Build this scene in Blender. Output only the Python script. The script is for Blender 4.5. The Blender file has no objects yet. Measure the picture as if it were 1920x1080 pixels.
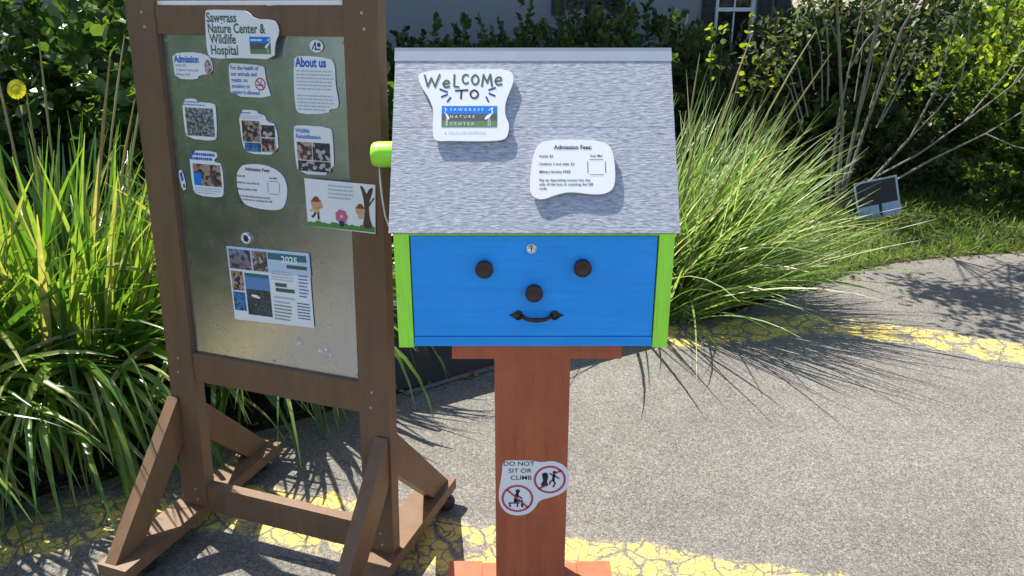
import bpy, bmesh, math, random
import numpy as np
from mathutils import Vector, Matrix, Euler
R = math.radians
PI = math.pi
SC = bpy.context.scene
COL = SC.collection

# ------------------------------------------------------------------ camera, sky, sun, exposure
cam = bpy.data.cameras.new("camera")
cam.sensor_width = 36.0
cam.lens = 36.0 * 1459.0 / 1920.0
cam.clip_start = 0.05
cam.clip_end = 2000
camo = bpy.data.objects.new("camera", cam)
COL.objects.link(camo)
camo.location = (0, 0, 1.55)
camo.rotation_euler = (R(90 - 19.94), 0, 0)
SC.camera = camo

SUN_EL, SUN_AZ = 58.0, 46.0           # elevation; degrees left of straight ahead
w = bpy.data.worlds.new("World")
SC.world = w
w.use_nodes = True
wn = w.node_tree
bg = wn.nodes['Background']
sky = wn.nodes.new('ShaderNodeTexSky')
sky.sky_type = 'NISHITA'
sky.sun_disc = False
sky.sun_elevation = R(SUN_EL)
sky.sun_rotation = R(-SUN_AZ)
wn.links.new(sky.outputs[0], bg.inputs[0])
bg.inputs[1].default_value = 0.118
sl = bpy.data.lights.new("sun", 'SUN')
sl.energy = 5.0
sl.angle = R(0.5)
sl.color = (1.0, 0.95, 0.86)
so = bpy.data.objects.new("sun", sl)
COL.objects.link(so)
LDIR = Vector((math.cos(R(SUN_EL)) * math.sin(R(SUN_AZ)), -math.cos(R(SUN_EL)) * math.cos(R(SUN_AZ)), -math.sin(R(SUN_EL))))
so.rotation_euler = LDIR.to_track_quat('-Z', 'Y').to_euler()
so.location = (-4, 6, 9)
SC.view_settings.view_transform = 'Standard'
SC.view_settings.look = 'None'
SC.view_settings.gamma = 1
SC.view_settings.exposure = 1.1

# ------------------------------------------------------------------ object helpers
def tag(o, label=None, cat=None, group=None, kind=None):
    if label: o['label'] = label
    if cat: o['category'] = cat
    if group: o['group'] = group
    if kind: o['kind'] = kind
    return o

def empty(name, loc=(0, 0, 0), rot=(0, 0, 0), parent=None):
    o = bpy.data.objects.new(name, None)
    COL.objects.link(o)
    o.location = loc
    o.rotation_euler = rot
    o.empty_display_size = 0.1
    o.parent = parent
    return o

def link(name, me, m=None, parent=None, smooth=False):
    o = bpy.data.objects.new(name, me)
    me.name = name
    COL.objects.link(o)
    if m is not None:
        for x in (m if isinstance(m, (list, tuple)) else [m]): me.materials.append(x)
    o.parent = parent
    if smooth:
        for p in me.polygons: p.use_smooth = True
    return o

def from_bm(name, bm, m=None, parent=None, smooth=False, bevel=0, seg=2):
    if bevel:
        bmesh.ops.bevel(bm, geom=[e for e in bm.edges if e.is_manifold and e.calc_face_angle(0) > 0.6], offset=bevel, segments=seg, affect='EDGES', profile=0.6)
    bmesh.ops.recalc_face_normals(bm, faces=bm.faces)
    me = bpy.data.meshes.new(name)
    bm.to_mesh(me)
    bm.free()
    return link(name, me, m, parent, smooth)

def from_arr(name, V, F, m=None, parent=None, smooth=False):
    me = bpy.data.meshes.new(name)
    V = np.asarray(V, dtype=np.float32); F = np.asarray(F, dtype=np.int32)
    k = F.shape[1]
    me.vertices.add(len(V)); me.vertices.foreach_set('co', V.ravel())
    me.loops.add(F.size); me.loops.foreach_set('vertex_index', F.ravel())
    me.polygons.add(len(F)); me.polygons.foreach_set('loop_start', np.arange(0, F.size, k, dtype=np.int32))
    if smooth: me.polygons.foreach_set('use_smooth', np.ones(len(F), dtype=bool))
    me.update(calc_edges=True)
    me.validate()
    return link(name, me, m, parent)

def box(bm, x0, x1, y0, y1, z0, z1, f=None):
    vs = [bm.verts.new(f(x, y, z) if f else (x, y, z)) for z in (z0, z1) for y in (y0, y1) for x in (x0, x1)]
    for q in ((0, 2, 3, 1), (4, 5, 7, 6), (0, 1, 5, 4), (2, 6, 7, 3), (0, 4, 6, 2), (1, 3, 7, 5)):
        bm.faces.new([vs[i] for i in q])

def prism(bm, poly, fn, a, b):
    """poly 2-D outline, fn(p, q, t)->xyz, extruded from t=a to t=b"""
    A = [bm.verts.new(fn(p[0], p[1], a)) for p in poly]
    B = [bm.verts.new(fn(p[0], p[1], b)) for p in poly]
    bm.faces.new(A); bm.faces.new(B[::-1])
    n = len(poly)
    for i in range(n):
        bm.faces.new([A[i], A[(i + 1) % n], B[(i + 1) % n], B[i]])

def tube(bm, pts, rad, n=8, cap=True):
    pts = [Vector(p) for p in pts]
    if not isinstance(rad, (list, tuple)): rad = [rad] * len(pts)
    rings = []
    up = None
    for i, p in enumerate(pts):
        d = (pts[min(i + 1, len(pts) - 1)] - pts[max(i - 1, 0)]).normalized()
        if up is None:
            up = d.orthogonal().normalized()
        else:
            up = (up - d * up.dot(d)).normalized()
        s = d.cross(up)
        rings.append([bm.verts.new(p + (up * math.cos(2 * PI * k / n) + s * math.sin(2 * PI * k / n)) * rad[i]) for k in range(n)])
    for a, b in zip(rings, rings[1:]):
        for k in range(n):
            bm.faces.new([a[k], a[(k + 1) % n], b[(k + 1) % n], b[k]])
    if cap:
        bm.faces.new(rings[0][::-1]); bm.faces.new(rings[-1])

def lathe(bm, prof, n=24, M=None):
    """prof list of (r, h): revolve about local z; M a matrix"""
    M = M or Matrix()
    rings = []
    for r, h in prof:
        if r < 1e-6: rings.append([bm.verts.new(M @ Vector((0, 0, h)))])
        else: rings.append([bm.verts.new(M @ Vector((r * math.cos(2 * PI * k / n), r * math.sin(2 * PI * k / n), h))) for k in range(n)])
    for a, b in zip(rings, rings[1:]):
        for k in range(n):
            k2 = (k + 1) % n
            if len(a) == 1 and len(b) == 1: continue
            if len(a) == 1: bm.faces.new([a[0], b[k2], b[k]])
            elif len(b) == 1: bm.faces.new([a[k], a[k2], b[0]])
            else: bm.faces.new([a[k], a[k2], b[k2], b[k]])

def chaikin(p, it=2):
    for _ in range(it):
        q = []
        for i in range(len(p)):
            a, b = p[i], p[(i + 1) % len(p)]
            q += [(a[0] * .75 + b[0] * .25, a[1] * .75 + b[1] * .25), (a[0] * .25 + b[0] * .75, a[1] * .25 + b[1] * .75)]
        p = q
    return p

# ------------------------------------------------------------------ material helpers
class N:
    def __init__(s, name):
        s.m = bpy.data.materials.new(name)
        s.m.use_nodes = True
        s.t = s.m.node_tree
        s.t.nodes.clear()
        s.out = s.t.nodes.new('ShaderNodeOutputMaterial')
    def n(s, typ, **kw):
        nd = s.t.nodes.new('ShaderNode' + typ)
        for k, v in kw.items():
            if k.startswith('i_'):
                nd.inputs[k[2:].replace('_', ' ')].default_value = v
            else: setattr(nd, k, v)
        return nd
    def l(s, a, b): s.t.links.new(a, b)
    def coord(s, kind='Object', scale=(1, 1, 1), rot=(0, 0, 0)):
        c = s.n('TexCoord'); mp = s.n('Mapping')
        mp.inputs['Scale'].default_value = scale
        mp.inputs['Rotation'].default_value = rot
        s.l(c.outputs[kind], mp.inputs[0])
        return mp.outputs[0]
    def noise(s, vec, scale, detail=4, rough=.55, dist=0):
        nd = s.n('TexNoise', i_Scale=scale, i_Detail=detail, i_Roughness=rough, i_Distortion=dist)
        if vec is not None: s.l(vec, nd.inputs['Vector'])
        return nd.outputs['Fac']
    def voro(s, vec, scale, feature='F1', out='Distance', rnd=1):
        nd = s.n('TexVoronoi', feature=feature, i_Scale=scale, i_Randomness=rnd)
        if vec is not None: s.l(vec, nd.inputs['Vector'])
        return nd.outputs[out]
    def ramp(s, fac, stops, interp='LINEAR'):
        nd = s.n('ValToRGB')
        nd.color_ramp.interpolation = interp
        el = nd.color_ramp.elements
        while len(el) < len(stops): el.new(.5)
        for e, (p, c) in zip(el, stops):
            e.position = p
            e.color = (c, c, c, 1) if isinstance(c, (int, float)) else tuple(c) + (1,)
        s.l(fac, nd.inputs[0])
        return nd.outputs[0]
    def mix(s, fac, a, b, mode='MIX'):
        nd = s.n('Mix', data_type='RGBA', blend_type=mode)
        for v, i in ((fac, 0), (a, 6), (b, 7)):
            if isinstance(v, (int, float)): nd.inputs[i].default_value = v if i == 0 else (v, v, v, 1)
            elif isinstance(v, tuple): nd.inputs[i].default_value = v + (1,) if len(v) == 3 else v
            else: s.l(v, nd.inputs[i])
        return nd.outputs[2]
    def math(s, op, a, b=0, c=None):
        nd = s.n('Math', operation=op)
        for i, v in enumerate((a, b) if c is None else (a, b, c)):
            if isinstance(v, (int, float)): nd.inputs[i].default_value = v
            else: s.l(v, nd.inputs[i])
        return nd.outputs[0]
    def bump(s, h, strength=.3, dist=.002, normal=None):
        nd = s.n('Bump', i_Strength=strength, i_Distance=dist)
        s.l(h, nd.inputs['Height'])
        if normal is not None: s.l(normal, nd.inputs['Normal'])
        return nd.outputs[0]
    def bsdf(s, col, rough=.6, metal=0, spec=.5, normal=None, **kw):
        b = s.n('BsdfPrincipled')
        for key, v in (('Base Color', col), ('Roughness', rough), ('Metallic', metal), ('Specular IOR Level', spec)):
            if isinstance(v, (int, float)) and key == 'Base Color': b.inputs[key].default_value = (v, v, v, 1)
            elif isinstance(v, (int, float)): b.inputs[key].default_value = v
            elif isinstance(v, tuple): b.inputs[key].default_value = v + (1,)
            else: s.l(v, b.inputs[key])
        for k, v in kw.items(): b.inputs[k.replace('_', ' ')].default_value = v
        if normal is not None: s.l(normal, b.inputs['Normal'])
        return b.outputs[0]
    def done(s, sh):
        s.l(sh, s.out.inputs[0])
        return s.m

def mul(c, k): return tuple(min(1, x * k) for x in c)

def m_paint(name, c, rough=.5, var=.12, grain=(3, 3, 60), bump=.12, spec=.4, dirt=None):
    """painted timber: brush streaks and slight fading; dirt = colour of scuffs"""
    k = N(name)
    v = k.coord('Object', grain)
    f1 = k.noise(v, 1.0, 5, .6)
    f2 = k.noise(k.coord('Object'), 7, 4, .6)
    col = k.mix(k.ramp(f1, [(.3, 0.), (.7, 1.)]), mul(c, 1 - var), mul(c, 1 + var))
    col = k.mix(k.ramp(f2, [(.4, 0.), (.75, .5)]), col, mul(c, 1 - 2 * var))
    if dirt:
        f3 = k.noise(k.coord('Object', (1, 1, 1)), 45, 5, .7)
        col = k.mix(k.ramp(f3, [(.66, 0.), (.76, .75)]), col, dirt)
    f4 = k.noise(k.coord('Object', tuple(g * 5 for g in grain)), 1.0, 4, .7)
    col = k.mix(k.ramp(f4, [(.56, 0.), (.66, .45)]), col, mul(c, .62))
    col = k.mix(k.ramp(f4, [(.3, .3), (.4, 0.)]), col, mul(c, 1.22))
    r = k.math('MULTIPLY_ADD', f2, .25, rough - .12)
    return k.done(k.bsdf(col, r, 0, spec, k.bump(k.math('ADD', f1, k.math('MULTIPLY', f4, .5)), bump, .002)))

def m_plain(name, c, rough=.55, var=.06, spec=.4, metal=0, scale=40, bump=.05):
    k = N(name)
    f = k.noise(k.coord('Object'), scale, 4, .6)
    col = k.mix(f, mul(c, 1 - var), mul(c, 1 + var))
    return k.done(k.bsdf(col, rough, metal, spec, k.bump(f, bump, .001)))

def m_photo(name, cols, scale=60, seed=0., seg=.6):
    """a small printed photograph: soft blocks of colour"""
    k = N(name)
    c = k.n('TexCoord'); mp = k.n('Mapping'); mp.inputs['Location'].default_value = (seed, seed * 1.7, 0)
    k.l(c.outputs['Object'], mp.inputs[0])
    wob = k.n('TexNoise', i_Scale=scale * 1.2, i_Detail=3)
    k.l(mp.outputs[0], wob.inputs['Vector'])
    vm = k.n('VectorMath', operation='MULTIPLY_ADD')
    k.l(wob.outputs['Color'], vm.inputs[0]); vm.inputs[1].default_value = (seg / scale,) * 3; k.l(mp.outputs[0], vm.inputs[2])
    vo = k.n('TexVoronoi', i_Scale=scale * 1.7)
    k.l(vm.outputs[0], vo.inputs['Vector'])
    sep = k.n('SeparateColor'); k.l(vo.outputs['Color'], sep.inputs[0])
    n_ = len(cols)
    col = k.ramp(sep.outputs[0], [((i + .02) / n_, c_) for i, c_ in enumerate(cols)], 'CONSTANT')
    f = k.noise(mp.outputs[0], scale * 3, 5, .7)
    col = k.mix(k.ramp(f, [(.35, .0), (.7, .6)]), col, (.03, .03, .035))
    col = k.mix(k.ramp(k.noise(mp.outputs[0], scale * 5, 3, .7), [(.55, .0), (.75, .5)]), col, (.6, .55, .55))
    return k.done(k.bsdf(col, .4, 0, .4))

def m_leaf(name, cols, trans=.5, rough=.4, spec=.35, tcol=1.6, tint=(1, .95, .4)):
    """leaf: diffuse with light passing through; colour differs from leaf to leaf"""
    k = N(name)
    g = k.n('NewGeometry')
    n_ = len(cols)
    col = k.ramp(g.outputs['Random Per Island'], [(i / max(1, n_ - 1), c) for i, c in enumerate(cols)])
    f = k.noise(k.coord('Object'), 30, 3)
    col = k.mix(k.ramp(f, [(.3, 0.), (.75, .45)]), col, mul(cols[0], .7))
    p = k.bsdf(col, rough, 0, spec)
    t = k.n('BsdfTranslucent')
    tc = k.mix(1.0, col, (tcol * tint[0], tcol * tint[1], tcol * tint[2]), 'MULTIPLY')
    k.l(tc, t.inputs['Color'])
    mx = k.n('MixShader'); mx.inputs[0].default_value = trans
    k.l(p, mx.inputs[1]); k.l(t.outputs[0], mx.inputs[2])
    return k.done(mx.outputs[0])

# ------------------------------------------------------------------ ground materials
def asphalt_nodes(k):
    v = k.coord('Object')
    a = k.voro(v, 270, 'F1', 'Color')
    sep = k.n('SeparateColor'); k.l(a, sep.inputs[0])
    b = k.voro(v, 140, 'F1', 'Color')
    sep2 = k.n('SeparateColor'); k.l(b, sep2.inputs[0])
    grain = k.mix(.4, k.ramp(sep.outputs[0], [(0, (.075, .073, .07)), (.3, (.15, .145, .136)), (.7, (.235, .225, .21)), (.93, (.31, .295, .275)), (1, (.52, .5, .46))]),
                  k.ramp(sep2.outputs[1], [(0, (.085, .083, .08)), (.55, (.2, .19, .178)), (1, (.36, .34, .31))]))
    big = k.noise(v, .9, 5, .6)
    grain = k.mix(1.0, grain, k.ramp(big, [(.25, (.74, .72, .68)), (.75, (1.12, 1.09, 1.03))]), 'MULTIPLY')
    med = k.noise(v, 9, 4, .6)
    grain = k.mix(1.0, grain, k.ramp(med, [(.3, .74), (.7, .88)]), 'MULTIPLY')
    h = k.math('ADD', k.voro(v, 215), k.math('MULTIPLY', k.noise(v, 90, 3), .7))
    return v, grain, h

def m_asphalt():
    k = N('asphalt')
    v, col, h = asphalt_nodes(k)
    spot = k.voro(v, 5.5, 'F1', 'Distance')
    col = k.mix(k.ramp(spot, [(.0, .55), (.045, 0.)]), col, (.09, .085, .08))
    col = k.mix(k.ramp(k.noise(v, 2.3, 6, .7), [(.6, 0.), (.72, .3)]), col, (.13, .125, .118))
    return k.done(k.bsdf(col, .85, 0, .25, k.bump(h, .55, .004)))

def m_yellow():
    k = N('worn_yellow_paint')
    v, col, h = asphalt_nodes(k)
    uv = k.n('TexCoord').outputs['UV']
    sx = k.n('SeparateXYZ'); k.l(uv, sx.inputs[0])
    edge = k.math('MULTIPLY', k.math('MINIMUM', sx.outputs[1], k.math('SUBTRACT', 1.0, sx.outputs[1])), 2.0)   # 0 rim .. 1 middle
    wv = k.n('TexNoise', i_Scale=9, i_Detail=4); k.l(v, wv.inputs['Vector'])
    vm = k.n('VectorMath', operation='MULTIPLY_ADD'); k.l(wv.outputs['Color'], vm.inputs[0]); vm.inputs[1].default_value = (.09, .09, 0); k.l(v, vm.inputs[2])
    c1 = k.voro(vm.outputs[0], 7.5, 'DISTANCE_TO_EDGE')
    c2 = k.voro(vm.outputs[0], 23, 'DISTANCE_TO_EDGE')
    crack = k.math('MINIMUM', k.ramp(c1, [(.015, 0.), (.06, 1.)]), k.ramp(c2, [(.01, 0.), (.07, 1.)]))
    wear = k.noise(v, 6, 6, .68)
    grit = k.noise(v, 90, 3, .7)
    keep = k.math('ADD', k.math('MULTIPLY', k.math('MINIMUM', k.math('MULTIPLY', edge, 2.6), 1.0), .28), k.math('ADD', k.math('MULTIPLY', wear, 1.0), k.math('MULTIPLY', grit, .3)))
    keep = k.ramp(keep, [(.82, 0.), (.95, 1.)])
    mask = k.math('MULTIPLY', keep, crack)
    tone = k.noise(v, 14, 4)
    ycol = k.mix(tone, (.6, .43, .07), (.75, .59, .15))
    col = k.mix(k.math('MULTIPLY', mask, .93), col, ycol)
    hh = k.math('ADD', h, k.math('MULTIPLY', mask, .6))
    return k.done(k.bsdf(col, .75, 0, .3, k.bump(hh, .5, .004)))

def m_mulch():
    k = N('mulch')
    v = k.coord('Object', (1, 1, 1))
    a = k.voro(v, 40, 'F1', 'Color'); s = k.n('SeparateColor'); k.l(a, s.inputs[0])
    col = k.ramp(s.outputs[0], [(0, (.012, .01, .008)), (.6, (.04, .028, .02)), (1, (.1, .07, .045))])
    col = k.mix(k.noise(v, 3, 4), col, (.025, .022, .02))
    return k.done(k.bsdf(col, .9, 0, .2, k.bump(k.voro(v, 40), .8, .02)))

def m_soil():
    k = N('turf_soil')
    v = k.coord('Object')
    col = k.ramp(k.noise(v, 4, 6, .65), [(.3, (.035, .045, .015)), (.55, (.06, .085, .025)), (.75, (.11, .085, .05))])
    return k.done(k.bsdf(col, .95, 0, .1, k.bump(k.noise(v, 60, 4), .6, .02)))

ASPH, YEL, MULCH, SOIL = m_asphalt(), m_yellow(), m_mulch(), m_soil()
CONC = m_plain('concrete', (.17, .165, .16), .85, .2, .3, 0, 30, .3)

# ------------------------------------------------------------------ ground
bm = bmesh.new()
for s in (400,):
    bm.faces.new([bm.verts.new(p) for p in ((-s, -s, 0), (s, -s, 0), (s, s, 0), (-s, s, 0))])
tag(from_bm('ground', bm, SOIL), kind='structure')

EDGE = [(-7.5, -4.4), (-5.6, -2.2), (-4.4, -.85), (-3.05, .65), (-2.0, 1.8), (-1.668, 2.134), (-1.409, 2.315), (-.846, 2.722), (-.464, 2.947), (-.085, 3.205),
        (.4, 3.47), (.881, 3.69), (1.5, 4.1), (2.278, 4.637), (2.8, 4.83), (3.388, 4.93), (4.6, 5.0), (7, 5.05), (12, 5.0), (24, 4.9)]
def resample(pts, step=.12):
    # Catmull-Rom through the points
    P = [Vector((p[0], p[1], 0)) for p in pts]
    P = [P[0] * 2 - P[1]] + P + [P[-1] * 2 - P[-2]]
    out = []
    for i in range(1, len(P) - 2):
        n_ = max(2, int((P[i + 1] - P[i]).length / step))
        for j in range(n_):
            t = j / n_
            a, b, c, d = P[i - 1], P[i], P[i + 1], P[i + 2]
            out.append(.5 * ((2 * b) + (c - a) * t + (2 * a - 5 * b + 4 * c - d) * t * t + (3 * b - a - 3 * c + d) * t ** 3))
    out.append(P[-2])
    return out
EC = resample(EDGE, .15)
rr = random.Random(3)
bm = bmesh.new()
top = [bm.verts.new((p.x + rr.uniform(-.012, .012), p.y + rr.uniform(-.012, .012), .006)) for p in EC]
bot = [bm.verts.new((p.x, -25 - .001 * i, .006)) for i, p in enumerate(EC)]
for i in range(len(EC) - 1): bm.faces.new([bot[i], bot[i + 1], top[i + 1], top[i]])
tag(from_bm('asphalt_path', bm, ASPH), kind='structure')

def ribbon(pts, w0, z, name, m, wob=0, seed=1, kind='structure'):
    r = random.Random(seed)
    C = resample(pts, .1)
    bm = bmesh.new(); uvl = bm.loops.layers.uv.new('UVMap')
    rows = []; L = 0
    for i, p in enumerate(C):
        d = (C[min(i + 1, len(C) - 1)] - C[max(0, i - 1)]).normalized()
        nn = Vector((-d.y, d.x, 0))
        wa, wb = (w0 / 2 + r.uniform(-wob, wob)), (w0 / 2 + r.uniform(-wob, wob))
        if i: L += (p - C[i - 1]).length
        rows.append((bm.verts.new(p - nn * wa + Vector((0, 0, z))), bm.verts.new(p + nn * wb + Vector((0, 0, z))), L))
    for a, b in zip(rows, rows[1:]):
        f = bm.faces.new([a[0], b[0], b[1], a[1]])
        for lp, uv in zip(f.loops, ((a[2], 0), (b[2], 0), (b[2], 1), (a[2], 1))): lp[uvl].uv = uv
    return tag(from_bm(name, bm, m), kind=kind)

ribbon([(-6.5, -3.6), (-5.0, -1.9), (-3.9, -.65), (-2.75, .62), (-1.8, 1.7), (-1.4, 2.05), (-1.05, 2.16), (-.6, 2.07), (-.1, 1.92), (.3, 1.86), (1.0, 1.67), (1.8, 1.3), (2.8, .8)], .34, .0075, 'near_yellow_line', YEL, .012, 4)
ribbon([(.75, 3.56), (1.1, 3.6), (1.33, 3.7), (1.75, 3.66), (2.4, 3.34), (3.4, 2.88), (5.5, 1.9)], .36, .0075, 'far_yellow_line', YEL, .012, 5)
ribbon([(p[0] + .012, p[1] - .012) for p in EDGE[8:11]], .035, .012, 'bed_edging', CONC, .004, 6)
# low dark wall that holds the bed behind the box
DARKWALL = m_plain('dark_wall', (.035, .036, .042), .8, .2, .25, 0, 18, .2)
bm = bmesh.new()
a_, b_ = Vector((-.53, 2.945, 0)), Vector((.62, 3.625, 0))
d_ = (b_ - a_).normalized(); n_ = Vector((-d_.y, d_.x, 0))
prism(bm, [(0, 0), (0, .12), ((b_ - a_).length, .12), ((b_ - a_).length, 0)], lambda p, q, t: tuple(a_ + d_ * p + n_ * q + Vector((0, 0, t))), -.05, .37)
wl_ = from_bm('bed_wall', bm, DARKWALL, None, bevel=.006)
tag(wl_, 'low dark wall edging the bed behind the red post', 'wall')
# planting bed behind the edge
bm = bmesh.new()
sel = [p for p in EC if p.x < 1.62]
a = [bm.verts.new((p.x - .0, p.y + .005, .004)) for p in sel]
b = [bm.verts.new((p.x - 1.6, 8.3, .004)) if p.y > 1.5 else bm.verts.new((-12, p.y + .2, .004)) for p in sel]
for i in range(len(sel) - 1): bm.faces.new([a[i], a[i + 1], b[i + 1], b[i]])
tag(from_bm('mulch_bed', bm, MULCH), kind='structure')

# ------------------------------------------------------------------ foliage tools
def strips(n, rng, base, phi, th0, bend, length, width, segs=9, fold=.25, twist=.25, zmin=.012, zpow=1.4, droop=1.0):
    """n grass blades as V-folded ribbons; arrays per blade"""
    t = np.linspace(0, 1, segs + 1)
    V = []; F = []
    for i in range(n):
        th = th0[i] - bend[i] * t ** zpow
        th = np.maximum(th, -1.35 * droop)
        ds = length[i] / segs
        cx = np.concatenate([[0], np.cumsum(np.cos((th[1:] + th[:-1]) / 2) * ds)])
        cz = np.concatenate([[0], np.cumsum(np.sin((th[1:] + th[:-1]) / 2) * ds)])
        side = rng.normal(0, .035) * t ** 2 * length[i]
        ph = phi[i]
        c, s = math.cos(ph), math.sin(ph)
        C = np.stack([base[i, 0] + c * cx - s * side, base[i, 1] + s * cx + c * side, base[i, 2] + cz], 1)
        C[:, 2] = np.maximum(C[:, 2], zmin)
        w_ = width[i] * np.minimum(1, (1.02 - t) * 2.2) ** .8 * (.55 + .45 * np.minimum(1, t * 5))
        tw = twist * rng.normal() * 2 * t + rng.normal(0, .3)
        # width axis: horizontal normal of the blade plane, rolled by tw
        nx = np.stack([-np.sin(th) * c, -np.sin(th) * s, np.cos(th)], 1)
        sx = np.array([-s, c, 0])
        ax = np.cos(tw)[:, None] * sx + np.sin(tw)[:, None] * nx
        up = -np.sin(tw)[:, None] * sx + np.cos(tw)[:, None] * nx
        o = sum(len(x) for x in V) if False else i * 3 * (segs + 1)
        L = C - ax * w_[:, None] / 2 + up * (fold * w_)[:, None]
        Rr = C + ax * w_[:, None] / 2 + up * (fold * w_)[:, None]
        V.append(np.stack([L, C, Rr], 1).reshape(-1, 3))
        j = np.arange(segs) * 3 + o
        F.append(np.stack([j, j + 1, j + 4, j + 3], 1)); F.append(np.stack([j + 1, j + 2, j + 5, j + 4], 1))
    return np.concatenate(V), np.concatenate(F)

LEAFSHAPES = {
    'oval': (np.array([(0, 0, 0), (.5, .3, .06), (.46, .68, .05), (0, 1, -.03), (-.46, .68, .05), (-.5, .3, .06), (0, .5, -.02)]), [(0, 1, 6), (1, 2, 6), (2, 3, 6), (3, 4, 6), (4, 5, 6), (5, 0, 6)]),
    'lance': (np.array([(0, 0, 0), (.5, .4, .08), (0, 1, -.1), (-.5, .4, .08)]), [(0, 1, 2), (0, 2, 3)]),
}
def leaves(P, D, L, Wd, shape='oval', rng=None):
    """P positions, D directions (leaf axis), sizes; returns V, F"""
    sh, fs = LEAFSHAPES[shape]
    n = len(P)
    D = D / np.linalg.norm(D, axis=1, keepdims=True)
    ref = rng.normal(0, .55, (n, 3)) + np.array([0, 0, 1.0])
    S = np.cross(D, ref); S /= np.linalg.norm(S, axis=1, keepdims=True) + 1e-9
    U = np.cross(S, D)
    V = P[:, None, :] + S[:, None, :] * (sh[None, :, 0:1] * Wd[:, None, None]) + D[:, None, :] * (sh[None, :, 1:2] * L[:, None, None]) + U[:, None, :] * (sh[None, :, 2:3] * L[:, None, None])
    F = (np.arange(n) * len(sh))[:, None, None] + np.array(fs)[None]
    return V.reshape(-1, 3), F.reshape(-1, 3)

def shrub(name, label, cat, center, rad, nsprig, leaf, m, bark, seed, group=None, shape='oval', per=11, bare=0, up=.5, lobes=7, stems=9, tall=0, cut=None, toplit=0):
    """shrub: many twigs rising from the base, each tip carrying a spiral of leaves. center = base point, rad=(rx,ry,h)"""
    rng = np.random.default_rng(seed)
    nsprig = int(nsprig * 1.2)
    root = empty(name, center)
    tag(root, label, cat, group)
    # lumpy crown: union of lobes
    lob = []
    for i in range(lobes):
        a = 2 * PI * (i + rng.random() * .7) / lobes; q = .35 + .4 * rng.random()
        lob.append((math.cos(a) * rad[0] * q, math.sin(a) * rad[1] * q, rad[2] * (.45 + .3 * rng.random()), .38 + .2 * rng.random()))
    lob.append((0, 0, rad[2] * .62, .6))
    for i in range(4):
        a = 2 * PI * (i + rng.random()) / 4
        lob.append((math.cos(a) * rad[0] * .6, math.sin(a) * rad[1] * .6, rad[2] * .2, .42))
    P, D = [], []
    bmb = bmesh.new()
    tips = []
    for i in range(nsprig):
        lx, ly, lz, lr = lob[rng.integers(len(lob))]
        d = rng.normal(size=3); d[2] = d[2] * .9 + .25; d /= np.linalg.norm(d)
        k = lr * (.72 + .34 * rng.random() ** .7)
        p = np.array([lx + d[0] * rad[0] * k, ly + d[1] * rad[1] * k, lz + d[2] * rad[2] * k * .62])
        if tall and rng.random() < tall: p[2] += rng.random() * .28
        p[2] = max(.06, min(p[2], rad[2] * 1.18))
        out = d * .7 + np.array([0, 0, up]) + rng.normal(0, .25, 3)
        out /= np.linalg.norm(out)
        tips.append((p, out))
        m_ = per + rng.integers(-3, 4)
        ln = leaf[0] * (1.6 + 1.6 * rng.random())
        for j in range(m_):
            t = (j + rng.random() * .6) / m_
            az = j * 2.4 + rng.random()
            o1 = np.cross(out, [.3, .5, .8]); o1 /= np.linalg.norm(o1); o2 = np.cross(out, o1)
            dr = (o1 * math.cos(az) + o2 * math.sin(az)) * (1.0 - .45 * t) + out * (.45 + .5 * t) + np.array([0, 0, .15])
            P.append(p + out * ln * (t - .5)); D.append(dr)
    P, D = np.array(P), np.array(D)
    if cut is not None:
        kz = np.array([cut(*(q + np.array(center))) for q in P]); P, D = P[kz], D[kz]
    n = len(P)
    Ls = leaf[0] * (.65 + .6 * rng.random(n)); Ws = leaf[1] * (.7 + .5 * rng.random(n))
    V, F = leaves(P, D, Ls, Ws, shape, rng)
    if toplit:
        hi = (P[:, 2] > rad[2] * .62 + rng.normal(0, .12, n)) & (rng.random(n) < toplit)
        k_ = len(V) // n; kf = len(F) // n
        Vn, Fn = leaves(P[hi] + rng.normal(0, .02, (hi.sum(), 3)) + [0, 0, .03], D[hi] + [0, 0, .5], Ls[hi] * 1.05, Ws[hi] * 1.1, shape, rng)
        from_arr('sunlit_top', Vn, Fn, L_BRIGHT, root)  # brighter leaf colour on the crown top, sunlight put into the colour
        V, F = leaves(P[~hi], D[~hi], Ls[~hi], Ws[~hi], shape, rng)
    from_arr('foliage', V, F, m, root, smooth=False)
    for i in range(stems):
        p, o = tips[rng.integers(len(tips))]
        b0 = Vector((rng.normal(0, .07), rng.normal(0, .07), -.01))
        e = Vector(p)
        mid = b0.lerp(e, .5) + Vector((0, 0, .12)) + Vector(rng.normal(0, .04, 3))
        tube(bmb, [b0, b0.lerp(mid, .5), mid, mid.lerp(e, .55), e], [.014, .011, .009, .006, .003], 6)
    for p, o in tips[::3]:
        e = Vector(p); o = Vector(o)
        tube(bmb, [e - o * .14 - Vector((0, 0, .03)), e - o * .05, e + o * .06], [.0035, .003, .0015], 4)
    from_bm('stems', bmb, bark, root)
    return root

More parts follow.
